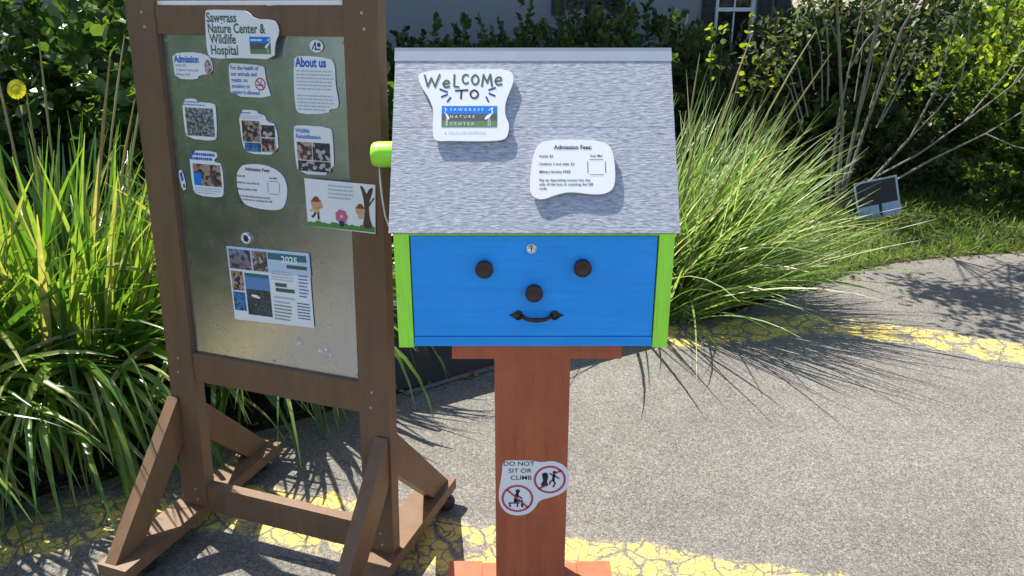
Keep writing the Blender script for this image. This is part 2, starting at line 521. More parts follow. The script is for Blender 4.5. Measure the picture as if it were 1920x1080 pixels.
BARK = m_plain('dark_bark', (.09, .07, .05), .9, .3, .2, 0, 25, .5)
PALEBARK = m_plain('pale_bark', (.22, .2, .17), .85, .25, .2, 0, 30, .5)
L_HEDGE = m_leaf('hedge_leaf', [(.028, .06, .021), (.045, .09, .028), (.068, .125, .035), (.1, .165, .04), (.15, .1, .055)], .38, .36, .45, 1.6)
L_LEFT = m_leaf('round_leaf', [(.035, .08, .022), (.06, .13, .03), (.095, .18, .04), (.15, .22, .05)], .35, .33, .5, 1.6)
L_BRIGHT = m_leaf('new_and_sunlit_leaf', [(.16, .26, .03), (.28, .38, .05), (.44, .46, .08)], .5, .4, .4, 1.4)  # leaves of the young shoots; also painted sunlight on shrub tops
L_RIGHT = m_leaf('shrub_leaf', [(.035, .07, .018), (.06, .115, .025), (.105, .17, .03), (.17, .24, .045)], .48, .38, .45, 1.9)
L_OLIVE = m_leaf('olive_leaf', [(.035, .055, .022), (.06, .085, .035), (.1, .125, .05), (.18, .2, .1)], .38, .5, .3, 1.6)
L_TREE = m_leaf('tree_leaf', [(.06, .12, .02), (.1, .2, .03), (.17, .27, .04)], .55, .4, .3, 1.9)
G_LEFT = m_leaf('broad_grass', [(.035, .09, .018), (.06, .14, .025), (.095, .19, .03), (.14, .25, .035), (.2, .3, .05), (.26, .33, .08), (.36, .3, .15)], .38, .3, .55, 2.0, (.95, 1.0, .35))
G_RIGHT = m_leaf('fine_grass', [(.09, .16, .035), (.15, .25, .05), (.22, .34, .08), (.33, .42, .14), (.58, .57, .36)], .45, .34, .55, 1.6, (.95, 1.0, .6))
G_STALK = m_leaf('straw', [(.26, .23, .09), (.42, .36, .18), (.3, .3, .1)], .25, .6, .2, 1.2)
G_LAWN = m_leaf('lawn_grass', [(.06, .11, .018), (.11, .19, .025), (.18, .26, .035), (.25, .3, .08)], .4, .5, .3, 1.4)
L_DRY = m_leaf('dry_leaf', [(.16, .09, .05), (.3, .19, .1), (.1, .06, .04)], .2, .7, .2, 1.2)

# ------------------------------------------------------------------ grass clumps
def grass_clump(name, label, center, m, n, seed, brad, phi_f, th_f, bend_f, len_f, w_f, stalks=12, stalk_h=1.4, group=None, segs=9, fold=.25, stalk_phi=None, twist=.25):
    rng = np.random.default_rng(seed)
    root = empty(name, center)
    tag(root, label, 'ornamental grass', group)
    a = rng.random(n) * 2 * PI; q = np.sqrt(rng.random(n)) * brad
    phi = phi_f(rng, n, a)
    base = np.stack([np.cos(a) * q, np.sin(a) * q, np.zeros(n)], 1)
    V, F = strips(n, rng, base, phi, th_f(rng, n), bend_f(rng, n), len_f(rng, n), w_f(rng, n), segs, fold, twist)
    from_arr('blades', V, F, m, root, smooth=True)
    if stalks:
        bm = bmesh.new()
        for i in range(stalks):
            ph = stalk_phi(rng) if stalk_phi else rng.random() * 2 * PI
            th = R(rng.uniform(66, 88)); L = stalk_h * rng.uniform(.75, 1.1)
            p = Vector((math.cos(ph) * brad * .5, math.sin(ph) * brad * .5, 0)); pts = [p.copy()]
            for s in range(7):
                p = p + Vector((math.cos(ph) * math.cos(th), math.sin(ph) * math.cos(th), math.sin(th))) * L / 7
                th -= R(rng.uniform(0, 4)); pts.append(p.copy())
            tube(bm, pts, [.0035, .0035, .003, .003, .003, .0045, .005, .002], 5)
        from_bm('seed_stalks', bm, G_STALK, root)
    return root

def mixed(up):
    """broad grass: a share of upright blades among arching ones"""
    st = {}
    def th(r, n):
        st['u'] = r.random(n) < up
        return np.where(st['u'], R(87) - np.abs(r.normal(0, R(9), n)), R(80) - np.abs(r.normal(0, R(14), n)))
    def bend(r, n): return np.where(st['u'], R(8) + r.random(n) ** 1.5 * R(65), R(85) + r.random(n) * R(85))
    return th, bend, st
for lab, loc, n_, sd, br, up, L0, L1, ns, sh in (
    ('tall broad bladed green grass clump left of the brown notice board', (-1.82, 2.86, 0), 1150, 11, .36, .42, .72, .5, 22, 1.5),
    ('broad bladed grass clump growing behind the foot of the notice board', (-1.1, 3.2, 0), 520, 12, .22, .3, .65, .5, 5, 1.1),
    ('broad bladed grass clump at the far left edge beside the path', (-2.16, 2.28, 0), 950, 13, .3, .5, .6, .45, 8, 1.3)):
    th_, be_, st_ = mixed(up)
    grass_clump('grass_clump', lab, loc, G_LEFT, n_, sd, br, lambda r, n, a: a + r.normal(0, .75, n), th_, be_,
                lambda r, n, L0=L0, L1=L1: L0 + r.random(n) * L1, lambda r, n: .016 + r.random(n) * .016, ns, sh, 'broad grass clumps along the bed', 11, .2)
# right-hand clump leans out to the right
def phi_r(r, n, a):
    k = r.random(n)
    return np.where(k < .86, r.normal(R(22), R(40), n), r.random(n) * 2 * PI)
grass_clump('grass_clump', 'wide clump of fine arching grass leaning right beside the blue box', (.8, 3.98, 0), G_RIGHT, 1650, 21, .3,
            phi_r, lambda r, n: R(80) - r.random(n) ** 1.0 * R(54), lambda r, n: R(4) + r.random(n) ** 2.2 * R(62),
            lambda r, n: .55 + r.random(n) ** 1.3 * .75, lambda r, n: .007 + r.random(n) * .008, 9, 1.45, None, 8, .2,
            stalk_phi=lambda r: r.normal(R(5), R(55)))

# ------------------------------------------------------------------ lawn verge
def lawn():
    rng = np.random.default_rng(5)
    n = 15000
    xs = 1.0 + rng.random(n) * 6.0
    ey = np.interp(xs, [p.x for p in EC[40:]], [p.y for p in EC[40:]])
    ys = ey + .03 + rng.random(n) ** 1.25 * 1.75
    phi = rng.random(n) * 2 * PI
    base = np.stack([xs, ys, np.full(n, .003)], 1)
    clump = .7 + .6 * (np.sin(xs * 9 + np.sin(ys * 7) * 2) * .5 + .5)
    V, F = strips(n, rng, base, phi, R(85) - rng.random(n) * R(45), R(10) + rng.random(n) * R(80), (.05 + rng.random(n) * .085) * clump, .0045 + rng.random(n) * .004, 3, .15)
    o = from_arr('lawn', V, F, G_LAWN)
    tag(o, 'sunlit short grass verge along the far asphalt edge', 'grass', kind='stuff')
lawn()
def litter():
    rng = np.random.default_rng(8)
    n = 1500
    i = rng.integers(0, len(EC) - 1, n); t = rng.random(n)
    E2 = np.array([(p.x, p.y) for p in EC])
    P = E2[i] * (1 - t[:, None]) + E2[np.minimum(i + 1, len(EC) - 1)] * t[:, None]
    P = P + np.stack([rng.normal(0, .06, n), np.abs(rng.normal(0, .12, n)) - .07], 1)
    keep = (P[:, 0] > -3) & (P[:, 0] < 6)
    P = P[keep]; n = len(P)
    P3 = np.concatenate([P, np.full((n, 1), .012)], 1)
    a = rng.random(n) * 2 * PI
    D = np.stack([np.cos(a), np.sin(a), rng.normal(.05, .15, n)], 1)
    V, F = leaves(P3, D, .015 + rng.random(n) * .035, .008 + rng.random(n) * .014, 'oval', rng)
    tag(from_arr('leaf_litter', V, F, L_DRY), 'dry brown leaf litter scattered along the asphalt edge', 'leaf litter', kind='stuff')
litter()

# ------------------------------------------------------------------ hedges and shrubs
hs = [(-1.35, 7.4, .85, .6, 1.28), (-.45, 7.45, .85, .6, 1.28), (.45, 7.35, .8, .6, 1.4), (1.25, 7.3, .8, .62, 1.5), (2.1, 7.25, .8, .62, 1.22), (2.9, 7.35, .75, .6, 1.5)]
hl = ['dark hedge shrub behind the right edge of the notice board', 'dark hedge shrub behind the left half of the box roof', 'dark hedge shrub behind the middle of the box roof under the small window',
      'tall hedge shrub behind the right corner of the box roof', 'hedge shrub under the window with white sash bar', 'hedge shrub against the dark right end of the building']
for i, (x, y, rx, ry, h) in enumerate(hs):
    shrub('hedge_shrub', hl[i], 'shrub', (x, y, 0), (rx, ry, h), 520, (.06, .042), L_HEDGE, BARK, 40 + i, 'shrubs of the hedge along the building', tall=.1)
# young yellow shoots rising in front of the hedge
def shoots():
    rng = np.random.default_rng(77)
    root = empty('leafy_shoots', (1.6, 6.1, 0))
    tag(root, 'slender shrub with bright yellow green new leaves right of the roof ridge', 'shrub')
    bmb = bmesh.new(); P = []; D = []
    for i in range(9):
        a = rng.random() * 2 * PI
        top = Vector((rng.uniform(-.28, .5), rng.uniform(-.2, .25), rng.uniform(.95, 1.5)))
        pts = [Vector((math.cos(a) * .05, math.sin(a) * .05, 0)), top * .35 + Vector((rng.normal(0, .04), 0, .05)), top * .7, top]
        tube(bmb, pts, [.008, .006, .004, .002], 5)
        for j in range(7 + rng.integers(0, 5)):
            t = 1 - rng.random() ** 1.4 * .22
            p = Vector(pts[2]).lerp(top, (t - .7) / .3) if t > .7 else top * t
            P.append(tuple(p)); D.append((rng.normal(), rng.normal(), rng.normal(.5, .5)))
    P, D = np.array(P), np.array(D); n = len(P)
    V, F = leaves(P, D, .035 + rng.random(n) * .03, .026 + rng.random(n) * .02, 'oval', rng)
    from_arr('foliage', V, F, L_BRIGHT, root)
    from_bm('stems', bmb, BARK, root)
shoots()
lf = [(-3.35, 4.9, .95, .7, 1.75), (-2.35, 5.15, .85, .65, 1.62), (-4.4, 4.6, .95, .7, 1.9), (-1.45, 5.6, .7, .6, 1.2)]
ll = ['glossy round leaved shrub behind the tall grass, left of the dark doorway', 'round leaved shrub between the grass and the notice board under the dark doorway', 'round leaved shrub at the far left edge behind the grass', 'low round leaved shrub hidden behind the metal panel']
for i, (x, y, rx, ry, h) in enumerate(lf):
    shrub('round_leaved_shrub', ll[i], 'shrub', (x, y, 0), (rx, ry, h), 560, (.085, .072), L_LEFT, BARK, 60 + i, 'round leaved shrubs behind the broad grass', per=10)
shrub('round_leaved_shrub', 'round leaved shrub standing in the bed directly behind the blue box', 'shrub', (.05, 4.35, 0), (.66, .5, 1.1), 420, (.07, .055), L_HEDGE, BARK, 69, None)
# single yellow leaf caught by the sun on the left
rng = np.random.default_rng(2)
bm = bmesh.new()
root = empty('yellow_flower', (-2.3, 3.72, 0))
tag(root, 'single bright yellow round bloom on a thin stem above the left grass', 'flower')
tube(bm, [(0, 0, 0), (.02, .0, .6), (0, -.02, 1.1), (.02, -.04, 1.185)], [.004, .0035, .003, .002], 6)
from_bm('stem', bm, BARK, root)
bm = bmesh.new()
for i in range(9):
    a = 2 * PI * i / 9
    c = Vector((.02, -.04, 1.188))
    M = Matrix.Translation(c) @ Matrix.Rotation(R(75), 4, 'X') @ Matrix.Rotation(a, 4, 'Z')
    vs = [bm.verts.new(M @ Vector(p)) for p in ((0, 0, .004), (.018, .022, .008), (.012, .044, .002), (-.012, .044, .002), (-.018, .022, .008))]
    bm.faces.new(vs)
from_bm('petals', bm, m_leaf('yellow_petal', [(.75, .72, .03), (.85, .8, .08)], .55, .5, .3, 1.15), root)

shrub('bright_shrub', 'rounded bushy shrub with sunlit yellow green top at the right edge', 'shrub', (4.3, 6.5, 0), (1.1, .85, 1.45), 1200, (.055, .034), L_RIGHT, BARK, 81, per=12, toplit=.45)
shrub('dark_shrub', 'dark leafy shrub behind the white stemmed bush', 'shrub', (3.35, 7.55, 0), (.9, .6, 1.75), 700, (.06, .036), L_HEDGE, BARK, 82, per=11)
shrub('dark_shrub', 'shaded leafy shrub low behind the leaning yard sign', 'shrub', (2.95, 6.8, 0), (.75, .5, .8), 420, (.055, .034), L_HEDGE, BARK, 83, per=11)
shrub('tall_shrub', 'tall leafy shrub filling the top right corner', 'shrub', (5.4, 8.3, 0), (1.4, .8, 2.3), 800, (.065, .04), L_RIGHT, BARK, 84, per=11, toplit=.4)

# pale many-stemmed bush with bare twigs
def stemmed():
    rng = np.random.default_rng(31)
    root = empty('white_stemmed_bush', (2.62, 6.1, 0))
    tag(root, 'open bush with many pale bare stems fanning up to the right', 'shrub')
    bmb = bmesh.new(); P = []; D = []
    def grow(p, d, L, r, lev):
        pts = [p.copy()]; n = 5
        for i in range(n):
            d = (d + Vector(rng.normal(0, .12, 3)) + Vector((.008, 0, .015))).normalized()
            p = p + d * L / n; pts.append(p.copy())
            if lev < 3 and i >= 1 and rng.random() < (.55 if lev < 1 else .4):
                dd = (d + Vector(rng.normal(0, .36, 3))).normalized()
                grow(p.copy(), dd, L * rng.uniform(.45, .75), r * (.62 - .05 * i), lev + 1)
            if lev >= 1 and (i >= 2 or lev > 1):
                for q in range(rng.integers(6, 14) if p.z > 1.35 else rng.integers(0, 4)):
                    P.append(tuple(p + Vector(rng.normal(0, .035, 3)))); D.append(tuple(d + Vector(rng.normal(0, .8, 3))))
        tube(bmb, pts, [r * (1 - .16 * i) for i in range(n + 1)], 6 if lev < 2 else 4)
    for (dx, dy, dz, L, r) in ((-.16, .05, 1, 1.6, .015), (.0, -.1, 1, 1.9, .016), (.45, -.1, .9, 1.9, .017), (.8, -.1, .85, 2.0, .016), (1.0, .1, .75, 1.9, .014)):
        grow(Vector((rng.normal(0, .05), rng.normal(0, .05), 0)), Vector((dx, dy, dz)).normalized(), L, r * .8, 0)
    # leafy boughs at the top that lean over the verge
    for i in range(15):
        c = np.array([rng.uniform(-.7, .55), rng.uniform(-.35, .4), rng.uniform(1.1, 1.8)])
        b0 = Vector((c[0] * .55, c[1] * .4, c[2] * .55))
        tube(bmb, [b0, b0.lerp(Vector(c), .5) + Vector((.02, 0, .05)), tuple(c)], [.006, .005, .002], 5)
        for q in range(70): P.append(c + rng.normal(0, .1, 3)); D.append(rng.normal(0, 1, 3))
    forks = []
    for sx_, sy_ in ((-.75, -1.0), (-.3, -1.15), (.1, -1.05)):
        pts = [Vector((0, 0, 0)), Vector((sx_ * .2 + .03, sy_ * .15, .7)), Vector((sx_ * .5, sy_ * .5 + .04, 1.4)), Vector((sx_ * .9, sy_ * .9, 2.0))]
        tube(bmb, pts, [.014, .012, .01, .006], 6); forks.append(pts[2].lerp(pts[3], .35))
    for i in range(20):
        c = np.array([rng.uniform(-1.2, .45), rng.uniform(-1.6, -.7), rng.uniform(1.85, 2.4)])
        f0 = forks[i % 3]
        tube(bmb, [f0, f0.lerp(Vector(c), .5) + Vector((0, 0, .08)), tuple(c)], [.007, .005, .003], 5)
        for q in range(150): P.append(c + rng.normal(0, .09, 3) * np.array([1.3, 1.3, .6])); D.append(rng.normal(0, 1, 3))
    P, D = np.array([tuple(q) for q in P]), np.array([tuple(q) for q in D]); n = len(P)
    V, F = leaves(P, D, .035 + rng.random(n) * .045, .018 + rng.random(n) * .018, 'oval', rng)
    from_arr('foliage', V, F, L_OLIVE, root)
    from_bm('stems', bmb, PALEBARK, root)
stemmed()

def tree(label, loc, h, crown, seed, m=L_TREE, ncl=260, group=None, leaf=(.11, .06), lean=(0, 0)):
    rng = np.random.default_rng(seed)
    root = empty('leafy_tree', loc); tag(root, label, 'tree', group)
    bmb = bmesh.new(); P = []; D = []
    top = Vector((lean[0], lean[1], h * .55))
    tube(bmb, [(0, 0, -.05), (top.x * .2, top.y * .2, h * .2), top * .7, top], [h * .028, h * .022, h * .018, h * .014], 10)
    cc = np.array([lean[0], lean[1], h - crown[2]])
    for i in range(ncl):
        d = rng.normal(size=3); d /= np.linalg.norm(d)
        k = (.45 + .6 * rng.random() ** .6)
        c = cc + d * np.array(crown) * k
        if i % 6 == 0:
            e = Vector(c); mid = top.lerp(e, .5) + Vector(rng.normal(0, .1, 3))
            tube(bmb, [top * .85, mid, e], [h * .01, h * .006, .004], 5)
        for j in range(22):
            P.append(c + rng.normal(0, .13, 3)); D.append(d * .5 + rng.normal(0, .6, 3))
    P, D = np.array(P), np.array(D); n = len(P)
    V, F = leaves(P, D, leaf[0] * (.6 + .7 * rng.random(n)), leaf[1] * (.6 + .7 * rng.random(n)), 'lance', rng)
    from_arr('crown', V, F, m, root)
    from_bm('trunk', bmb, BARK, root, smooth=True)
for lab, loc, h, cr, sd in (('leafy green tree left of the path, mirrored in the metal panel', (-7.7, -1.5, 0), 4.6, (1.8, 1.6, 2.0), 92),
                            ('tall green tree farther left, mirrored in the metal panel', (-7.6, 3.3, 0), 5.2, (1.9, 1.9, 2.2), 93),
                            ('spreading green tree left behind the viewer, mirrored in the metal panel', (-10.5, -4.8, 0), 5.0, (2.0, 1.9, 2.1), 94)):
    tree(lab, loc, h, cr, sd, L_TREE, 280, 'trees left of the path', (.14, .08))
shrub('bed_shrub', 'leafy shrub in the bed left of the path, mirrored in the metal panel', 'shrub', (-4.55, .35, 0), (1.0, 1.0, 1.3), 420, (.08, .06), L_LEFT, BARK, 95, 'shrubs in the bed left of the path')
shrub('bed_shrub', 'leafy shrub nearer the viewer in the bed left of the path', 'shrub', (-5.7, -.8, 0), (.8, .8, 1.1), 330, (.08, .06), L_LEFT, BARK, 96, 'shrubs in the bed left of the path')

# ------------------------------------------------------------------ building
WALL = m_plain('stucco_wall', (.24, .245, .26), .9, .07, .2, 0, 60, .3)
TRIM = m_paint('white_trim', (.75, .75, .73), .5, .04)
DARKTRIM = m_paint('dark_shutter', (.025, .025, .03), .5, .1)
GLASS = N('window_glass'); GLASS = GLASS.done(GLASS.bsdf((.012, .014, .018), .08, 0, .5))
ROOFT = m_plain('roof_tile', (.2, .15, .12), .9, .25, .2, 0, 12, .4)
def building():
    root = empty('building', (-2.0, 8.2, 0))
    tag(root, 'grey stucco building in shade behind the hedge', 'building')
    X0, X1, H = -6.5, 4.75, 3.7                      # local: world x from -8.5 to 2.75
    ops = [(2.53, 2.97, 1.52, 2.6), (4.02, 4.42, .95, 2.15), (-2.35, -1.65, 0, 2.2)]      # openings (x0,x1,z0,z1) sorted below
    ops.sort()
    bm = bmesh.new()
    x = X0
    for a, b, z0, z1 in ops:
        box(bm, x, a, 0, .2, 0, H)
        if z0 > 0: box(bm, a, b, 0, .2, 0, z0)
        box(bm, a, b, 0, .2, z1, H)
        x = b
    box(bm, x, X1, 0, .2, 0, H)
    box(bm, X0, X0 + .2, .2, 7, 0, H); box(bm, X1 - .2, X1, .2, 7, 0, H); box(bm, X0, X1, 7, 7.2, 0, H)
    from_bm('wall', bm, WALL, root)
    bm = bmesh.new()
    prism(bm, [(-.5, H), (-.5, H + .12), (3.6, H + 1.7), (7.7, H + .12), (7.7, H)], lambda p, q, t: (t, p, q), X0 - .4, X1 + .4)
    from_bm('roof', bm, ROOFT, root)
    for a, b, z0, z1 in ops:
        if z0 == 0:
            bm = bmesh.new(); box(bm, a, b, .06, .12, 0, z1)
            for k in range(6): box(bm, a + .05 + k * .11, a + .12 + k * .11, .045, .06, .1, z1 - .1)
            d = from_bm('door', bm, DARKTRIM, root)
            bm = bmesh.new(); lathe(bm, [(0, 0), (.012, 0), (.012, .04), (.028, .05), (.028, .07), (0, .085)], 12, Matrix.Translation((b - .08, .045, 1.0)) @ Matrix.Rotation(R(90), 4, 'X'))
            from_bm('handle', bm, DARKTRIM, d, True)
            continue
        wd = empty('window', (0, 0, 0), parent=root)
        bm = bmesh.new(); t = .035
        box(bm, a, a + t, .02, .1, z0, z1); box(bm, b - t, b, .02, .1, z0, z1); box(bm, a + t, b - t, .02, .1, z1 - t, z1); box(bm, a + t, b - t, .02, .1, z0, z0 + t)
        zm = 1.515 if z0 < 1.5 else 1.6
        box(bm, a + t, b - t, .03, .08, zm - .018, zm + .018)
        xm = (a + b) / 2; box(bm, xm - .007, xm + .007, .045, .07, z0 + t, zm - .018); box(bm, xm - .007, xm + .007, .045, .07, zm + .018, z1 - t)
        from_bm('frame', bm, TRIM if z0 < 1.5 else DARKTRIM, wd)
        bm = bmesh.new(); box(bm, a + t, b - t, .082, .09, z0 + t, z1 - t)
        from_bm('pane', bm, GLASS, wd)
        for (s0, s1) in ((a - .14, a - .01), (b + .01, b + .14)):
            bm = bmesh.new(); box(bm, s0, s1, -.035, -.002, z0 - .05, z1 + .05)
            for k in range(16):
                zz = z0 + k * (z1 - z0) / 16
                box(bm, s0 + .02, s1 - .02, -.045, -.035, zz, zz + (z1 - z0) / 16 * .7)
            from_bm('shutter', bm, DARKTRIM, root)
    bm = bmesh.new(); box(bm, 4.6, 4.752, -.06, -.002, 0, H - .002)
    from_bm('downpipe_board', bm, DARKTRIM, root)
building()

# ------------------------------------------------------------------ sheet (sign) tools: local x right, y up, z towards the viewer
PAPER = m_plain('laminated_paper', (.8, .8, .82), .35, .02, .5, 0, 20, .02)
INK = m_plain('black_ink', (.02, .02, .025), .5, 0, .3)
GREYINK = m_plain('grey_ink', (.17, .18, .22), .5, 0, .3)
LIGHTINK = m_plain('pale_ink', (.42, .46, .55), .5, 0, .3)
BLUEINK = m_plain('blue_ink', (.02, .12, .5), .5, 0, .3)
NAVYINK = m_plain('navy_ink', (.015, .04, .2), .5, 0, .3)
REDINK = m_plain('red_ink', (.5, .06, .1), .5, 0, .3)
GREENINK = m_plain('dark_green_ink', (.07, .13, .09), .5, 0, .3)
SKYBLUE = m_plain('print_blue', (.01, .2, .68), .45, .03, .3)
PGREY = m_plain('print_grey', (.1, .11, .11), .45, .1, .3)
PGREEN = m_plain('print_green', (.13, .24, .1), .45, .25, .3, 0, 120)
WHITEINK = m_plain('white_print', (.82, .83, .85), .45, 0, .3)
TEAL = m_plain('print_teal', (.05, .16, .2), .45, .1, .3)

def flat(bm, poly, z):
    f = bm.faces.new([bm.verts.new((p[0], p[1], z)) for p in poly])
    if f.calc_area() and f.normal.z < 0: f.normal_flip()
def rect(bm, x0, x1, y0, y1, z): flat(bm, [(x0, y0), (x1, y0), (x1, y1), (x0, y1)], z)
def disc(bm, cx, cy, r, z, n=28, sx=1): flat(bm, [(cx + sx * r * math.cos(2 * PI * k / n), cy + r * math.sin(2 * PI * k / n)) for k in range(n)], z)
def ring(bm, cx, cy, r0, r1, z, n=32):
    a = [bm.verts.new((cx + r0 * math.cos(2 * PI * k / n), cy + r0 * math.sin(2 * PI * k / n), z)) for k in range(n)]
    b = [bm.verts.new((cx + r1 * math.cos(2 * PI * k / n), cy + r1 * math.sin(2 * PI * k / n), z)) for k in range(n)]
    for k in range(n): bm.faces.new([a[k], b[k], b[(k + 1) % n], a[(k + 1) % n]])
def stroke(bm, pts, wd, z):
    """flat pen stroke with round ends; sharp corners start a new stroke"""
    pts = [Vector((p[0], p[1])) for p in pts]
    for i in range(1, len(pts) - 1):
        if (pts[i] - pts[i - 1]).normalized().dot((pts[i + 1] - pts[i]).normalized()) < .45:
            stroke(bm, pts[:i + 1], wd, z); stroke(bm, pts[i:], wd, z + .00008)
            return
    L, Rr = [], []
    for i, p in enumerate(pts):
        d = (pts[min(i + 1, len(pts) - 1)] - pts[max(i - 1, 0)]).normalized(); nn = Vector((-d.y, d.x)) * wd / 2
        L.append(p + nn); Rr.append(p - nn)
    vl = [bm.verts.new((p.x, p.y, z)) for p in L]; vr = [bm.verts.new((p.x, p.y, z)) for p in Rr]
    for i in range(len(pts) - 1): bm.faces.new([vr[i], vr[i + 1], vl[i + 1], vl[i]])
    for p, q in ((pts[0], pts[0] - pts[1]), (pts[-1], pts[-1] - pts[-2])):
        a0 = math.atan2(q.y, q.x)
        flat(bm, [(p.x + wd / 2 * math.cos(a0 + (k / 6 - .5) * PI), p.y + wd / 2 * math.sin(a0 + (k / 6 - .5) * PI)) for k in range(7)], z)
def ink(name, bm, m, parent): 
    me = bpy.data.meshes.new(name); bm.to_mesh(me); bm.free()
    return link(name, me, m, parent)
def text(body, x, y, size, m, parent, z=.0009, bold=0., sx=1., align='LEFT', space=1., name='lettering', rot=0., shear=0., sy=1.):
    cu = bpy.data.curves.new('text', 'FONT')
    cu.body = body; cu.size = size; cu.offset = bold * size; cu.align_x = align; cu.space_character = space; cu.shear = shear; cu.resolution_u = 3
    ob = bpy.data.objects.new('text', cu); COL.objects.link(ob)
    dg = bpy.context.evaluated_depsgraph_get()
    me = bpy.data.meshes.new_from_object(ob.evaluated_get(dg))
    bpy.data.objects.remove(ob); bpy.data.curves.remove(cu)
    c, s = math.cos(rot), math.sin(rot)
    for v in me.vertices:
        a, b = v.co.x * sx, v.co.y * sy
        v.co = (x + a * c - b * s, y + a * s + b * c, z)
    me.materials.clear()
    return link(name, me, m, parent)
def lines(x0, x1, y0, y1, n, parent, m=GREYINK, seed=0, fill=.34, z=.0009, name='small_print'):
    """print too small to read: rows of word-long dashes"""
    r = random.Random(seed); bm = bmesh.new(); dy = (y1 - y0) / n
    for i in range(n):
        x = x0; y = y1 - (i + .5) * dy; end = x1 - (r.random() * .3 * (x1 - x0) if (i % 4 == 3 or i == n - 1) else r.random() * .05 * (x1 - x0))
        while x < end:
            wl = min(end - x, (x1 - x0) * r.uniform(.04, .14)); rect(bm, x, x + wl, y - dy * fill / 2, y + dy * fill / 2, z); x += wl + (x1 - x0) * .022
    return ink(name, bm, m, parent)

def sheet(name, label, cat, outline, frame, thick=.0012, rnd=1, m=PAPER, off=.0, group=None, scale=1.):
    """outline in the frame's (u, w) coords. frame = (origin, ex, ey) in world. Returns root Empty at the outline centre."""
    O, ex, ey = frame[:3]
    scale = frame[3] if len(frame) > 3 else 1.0
    nz = ex.cross(ey)
    cu = sum(p[0] for p in outline) / len(outline); cw = sum(p[1] for p in outline) / len(outline)
    root = empty(name)
    root.matrix_world = Matrix.Translation(O + (ex * cu + ey * cw + nz * off) * scale) @ Matrix((ex, ey, nz)).transposed().to_4x4() @ Matrix.Scale(scale, 4)
    tag(root, label, cat, group)
    poly = chaikin(outline, rnd) if rnd else outline
    bm = bmesh.new()
    prism(bm, [(p[0] - cu, p[1] - cw) for p in poly], lambda p, q, t: (p, q, t), -thick, 0)
    from_bm('sheet', bm, m, root)
    return root, (lambda u, w_: (u - cu, w_ - cw))

# ------------------------------------------------------------------ notice board
BROWN = m_paint('brown_painted_timber', (.165, .093, .05), .5, .14, (25, 25, 3), .2, .4, (.24, .17, .13))
METAL = N('galvanised_sheet')
def metal():
    k = METAL
    v = k.coord('Object')
    f = k.noise(v, 14, 6, .65); f2 = k.noise(v, 90, 3, .6)
    col = k.mix(f, (.4, .44, .5), (.54, .57, .61))
    sp = k.noise(v, 55, 4, .75)
    col = k.mix(k.ramp(sp, [(.66, 0.), (.74, .5)]), col, (.2, .19, .17))
    sp2 = k.noise(k.coord('Object', (1, 1, .6)), 170, 3, .7)
    col = k.mix(k.ramp(sp2, [(.6, 0.), (.72, .55)]), col, (.25, .25, .24))
    sc = k.noise(k.coord('Object', (6, 6, 160), (0, .25, 0)), 1.5, 3, .7)
    col = k.mix(k.ramp(sc, [(.66, 0.), (.74, .3)]), col, (.8, .82, .84))
    r = k.math('ADD', k.math('MULTIPLY', f, .12), k.math('MULTIPLY_ADD', sp2, .12, .13))
    return k.done(k.bsdf(col, r, 1.0, .5, k.bump(k.noise(v, 5, 3), .12, .01, None)))
METAL = metal()
BLACK = m_plain('black_rubber', (.02, .02, .02), .5, .1, .4)
STEEL = m_plain('dull_steel', (.45, .45, .45), .4, .1, .5, 1.0)
HEADW = m_paint('white_board', (.86, .86, .86), .5, .03)

YAW = R(19.68)
BO = Vector((-.663, 1.966, 0))
EX = Vector((math.cos(YAW), -math.sin(YAW), 0)); NB = Vector((math.sin(YAW), math.cos(YAW), 0))
LEAN = .0557
board = empty('notice_board', BO, (0, 0, -YAW))
tag(board, 'brown timber notice board on casters with a galvanised metal panel', 'notice board')
def ln(x, y, z): return (x, y + LEAN * (z - .5), z)
T = .019
for s, tp in ((-1, 1.575), (1, 1.575)):
    bm = bmesh.new(); c = s * .3195
    box(bm, c - .0455, c + .0455, -T, T, .098, tp, ln)
    from_bm('post', bm, BROWN, board, bevel=.003)
for nm, z0, z1 in (('top_rail', 1.482, 1.551), ('lower_rail', .519, .606), ('bottom_rail', .085, .172)):
    bm = bmesh.new(); box(bm, -.2735, .2735, -T + .003, T - .003, z0, z1, ln)
    from_bm(nm, bm, BROWN, board, bevel=.003)
bm = bmesh.new(); box(bm, -.2735, .2735, -.006, .014, 1.5515, 1.562, ln)
from_bm('header_strip', bm, HEADW, board, bevel=.002)
bm = bmesh.new(); box(bm, -.2735, .2735, -.004, -.001, .6065, 1.4815, ln)
pan = from_bm('metal_panel', bm, METAL, board)
bm = bmesh.new(); box(bm, -.2735, .2735, 0, .010, .6065, 1.4815, ln)
from_bm('backing_board', bm, BROWN, board)
for u in (-.262, 0, .262):
    for z in (.62, 1.468):
        y = -.004 + LEAN * (z - .5)
        bm = bmesh.new()
        lathe(bm, [(0, 0), (.004, 0), (.0035, .0018), (0, .0022)], 10, Matrix.Translation((u, y, z)) @ Matrix.Rotation(R(90), 4, 'X'))
        from_bm('screw', bm, STEEL, pan)
for s in (-1, 1):
    for z in (.12, .155, .54, .585, 1.5, 1.535):
        bm = bmesh.new()
        lathe(bm, [(0, .0), (.0042, 0), (.0038, .0009), (.0018, .0004), (0, .0004)], 10, Matrix.Translation((s * .3195 + (z * 37 % .02 - .01), ln(0, -T, z)[1], z)) @ Matrix.Rotation(R(90), 4, 'X'))
        from_bm('screw', bm, STEEL, [q for q in board.children if q.name.startswith('post')][0 if s < 0 else 1])
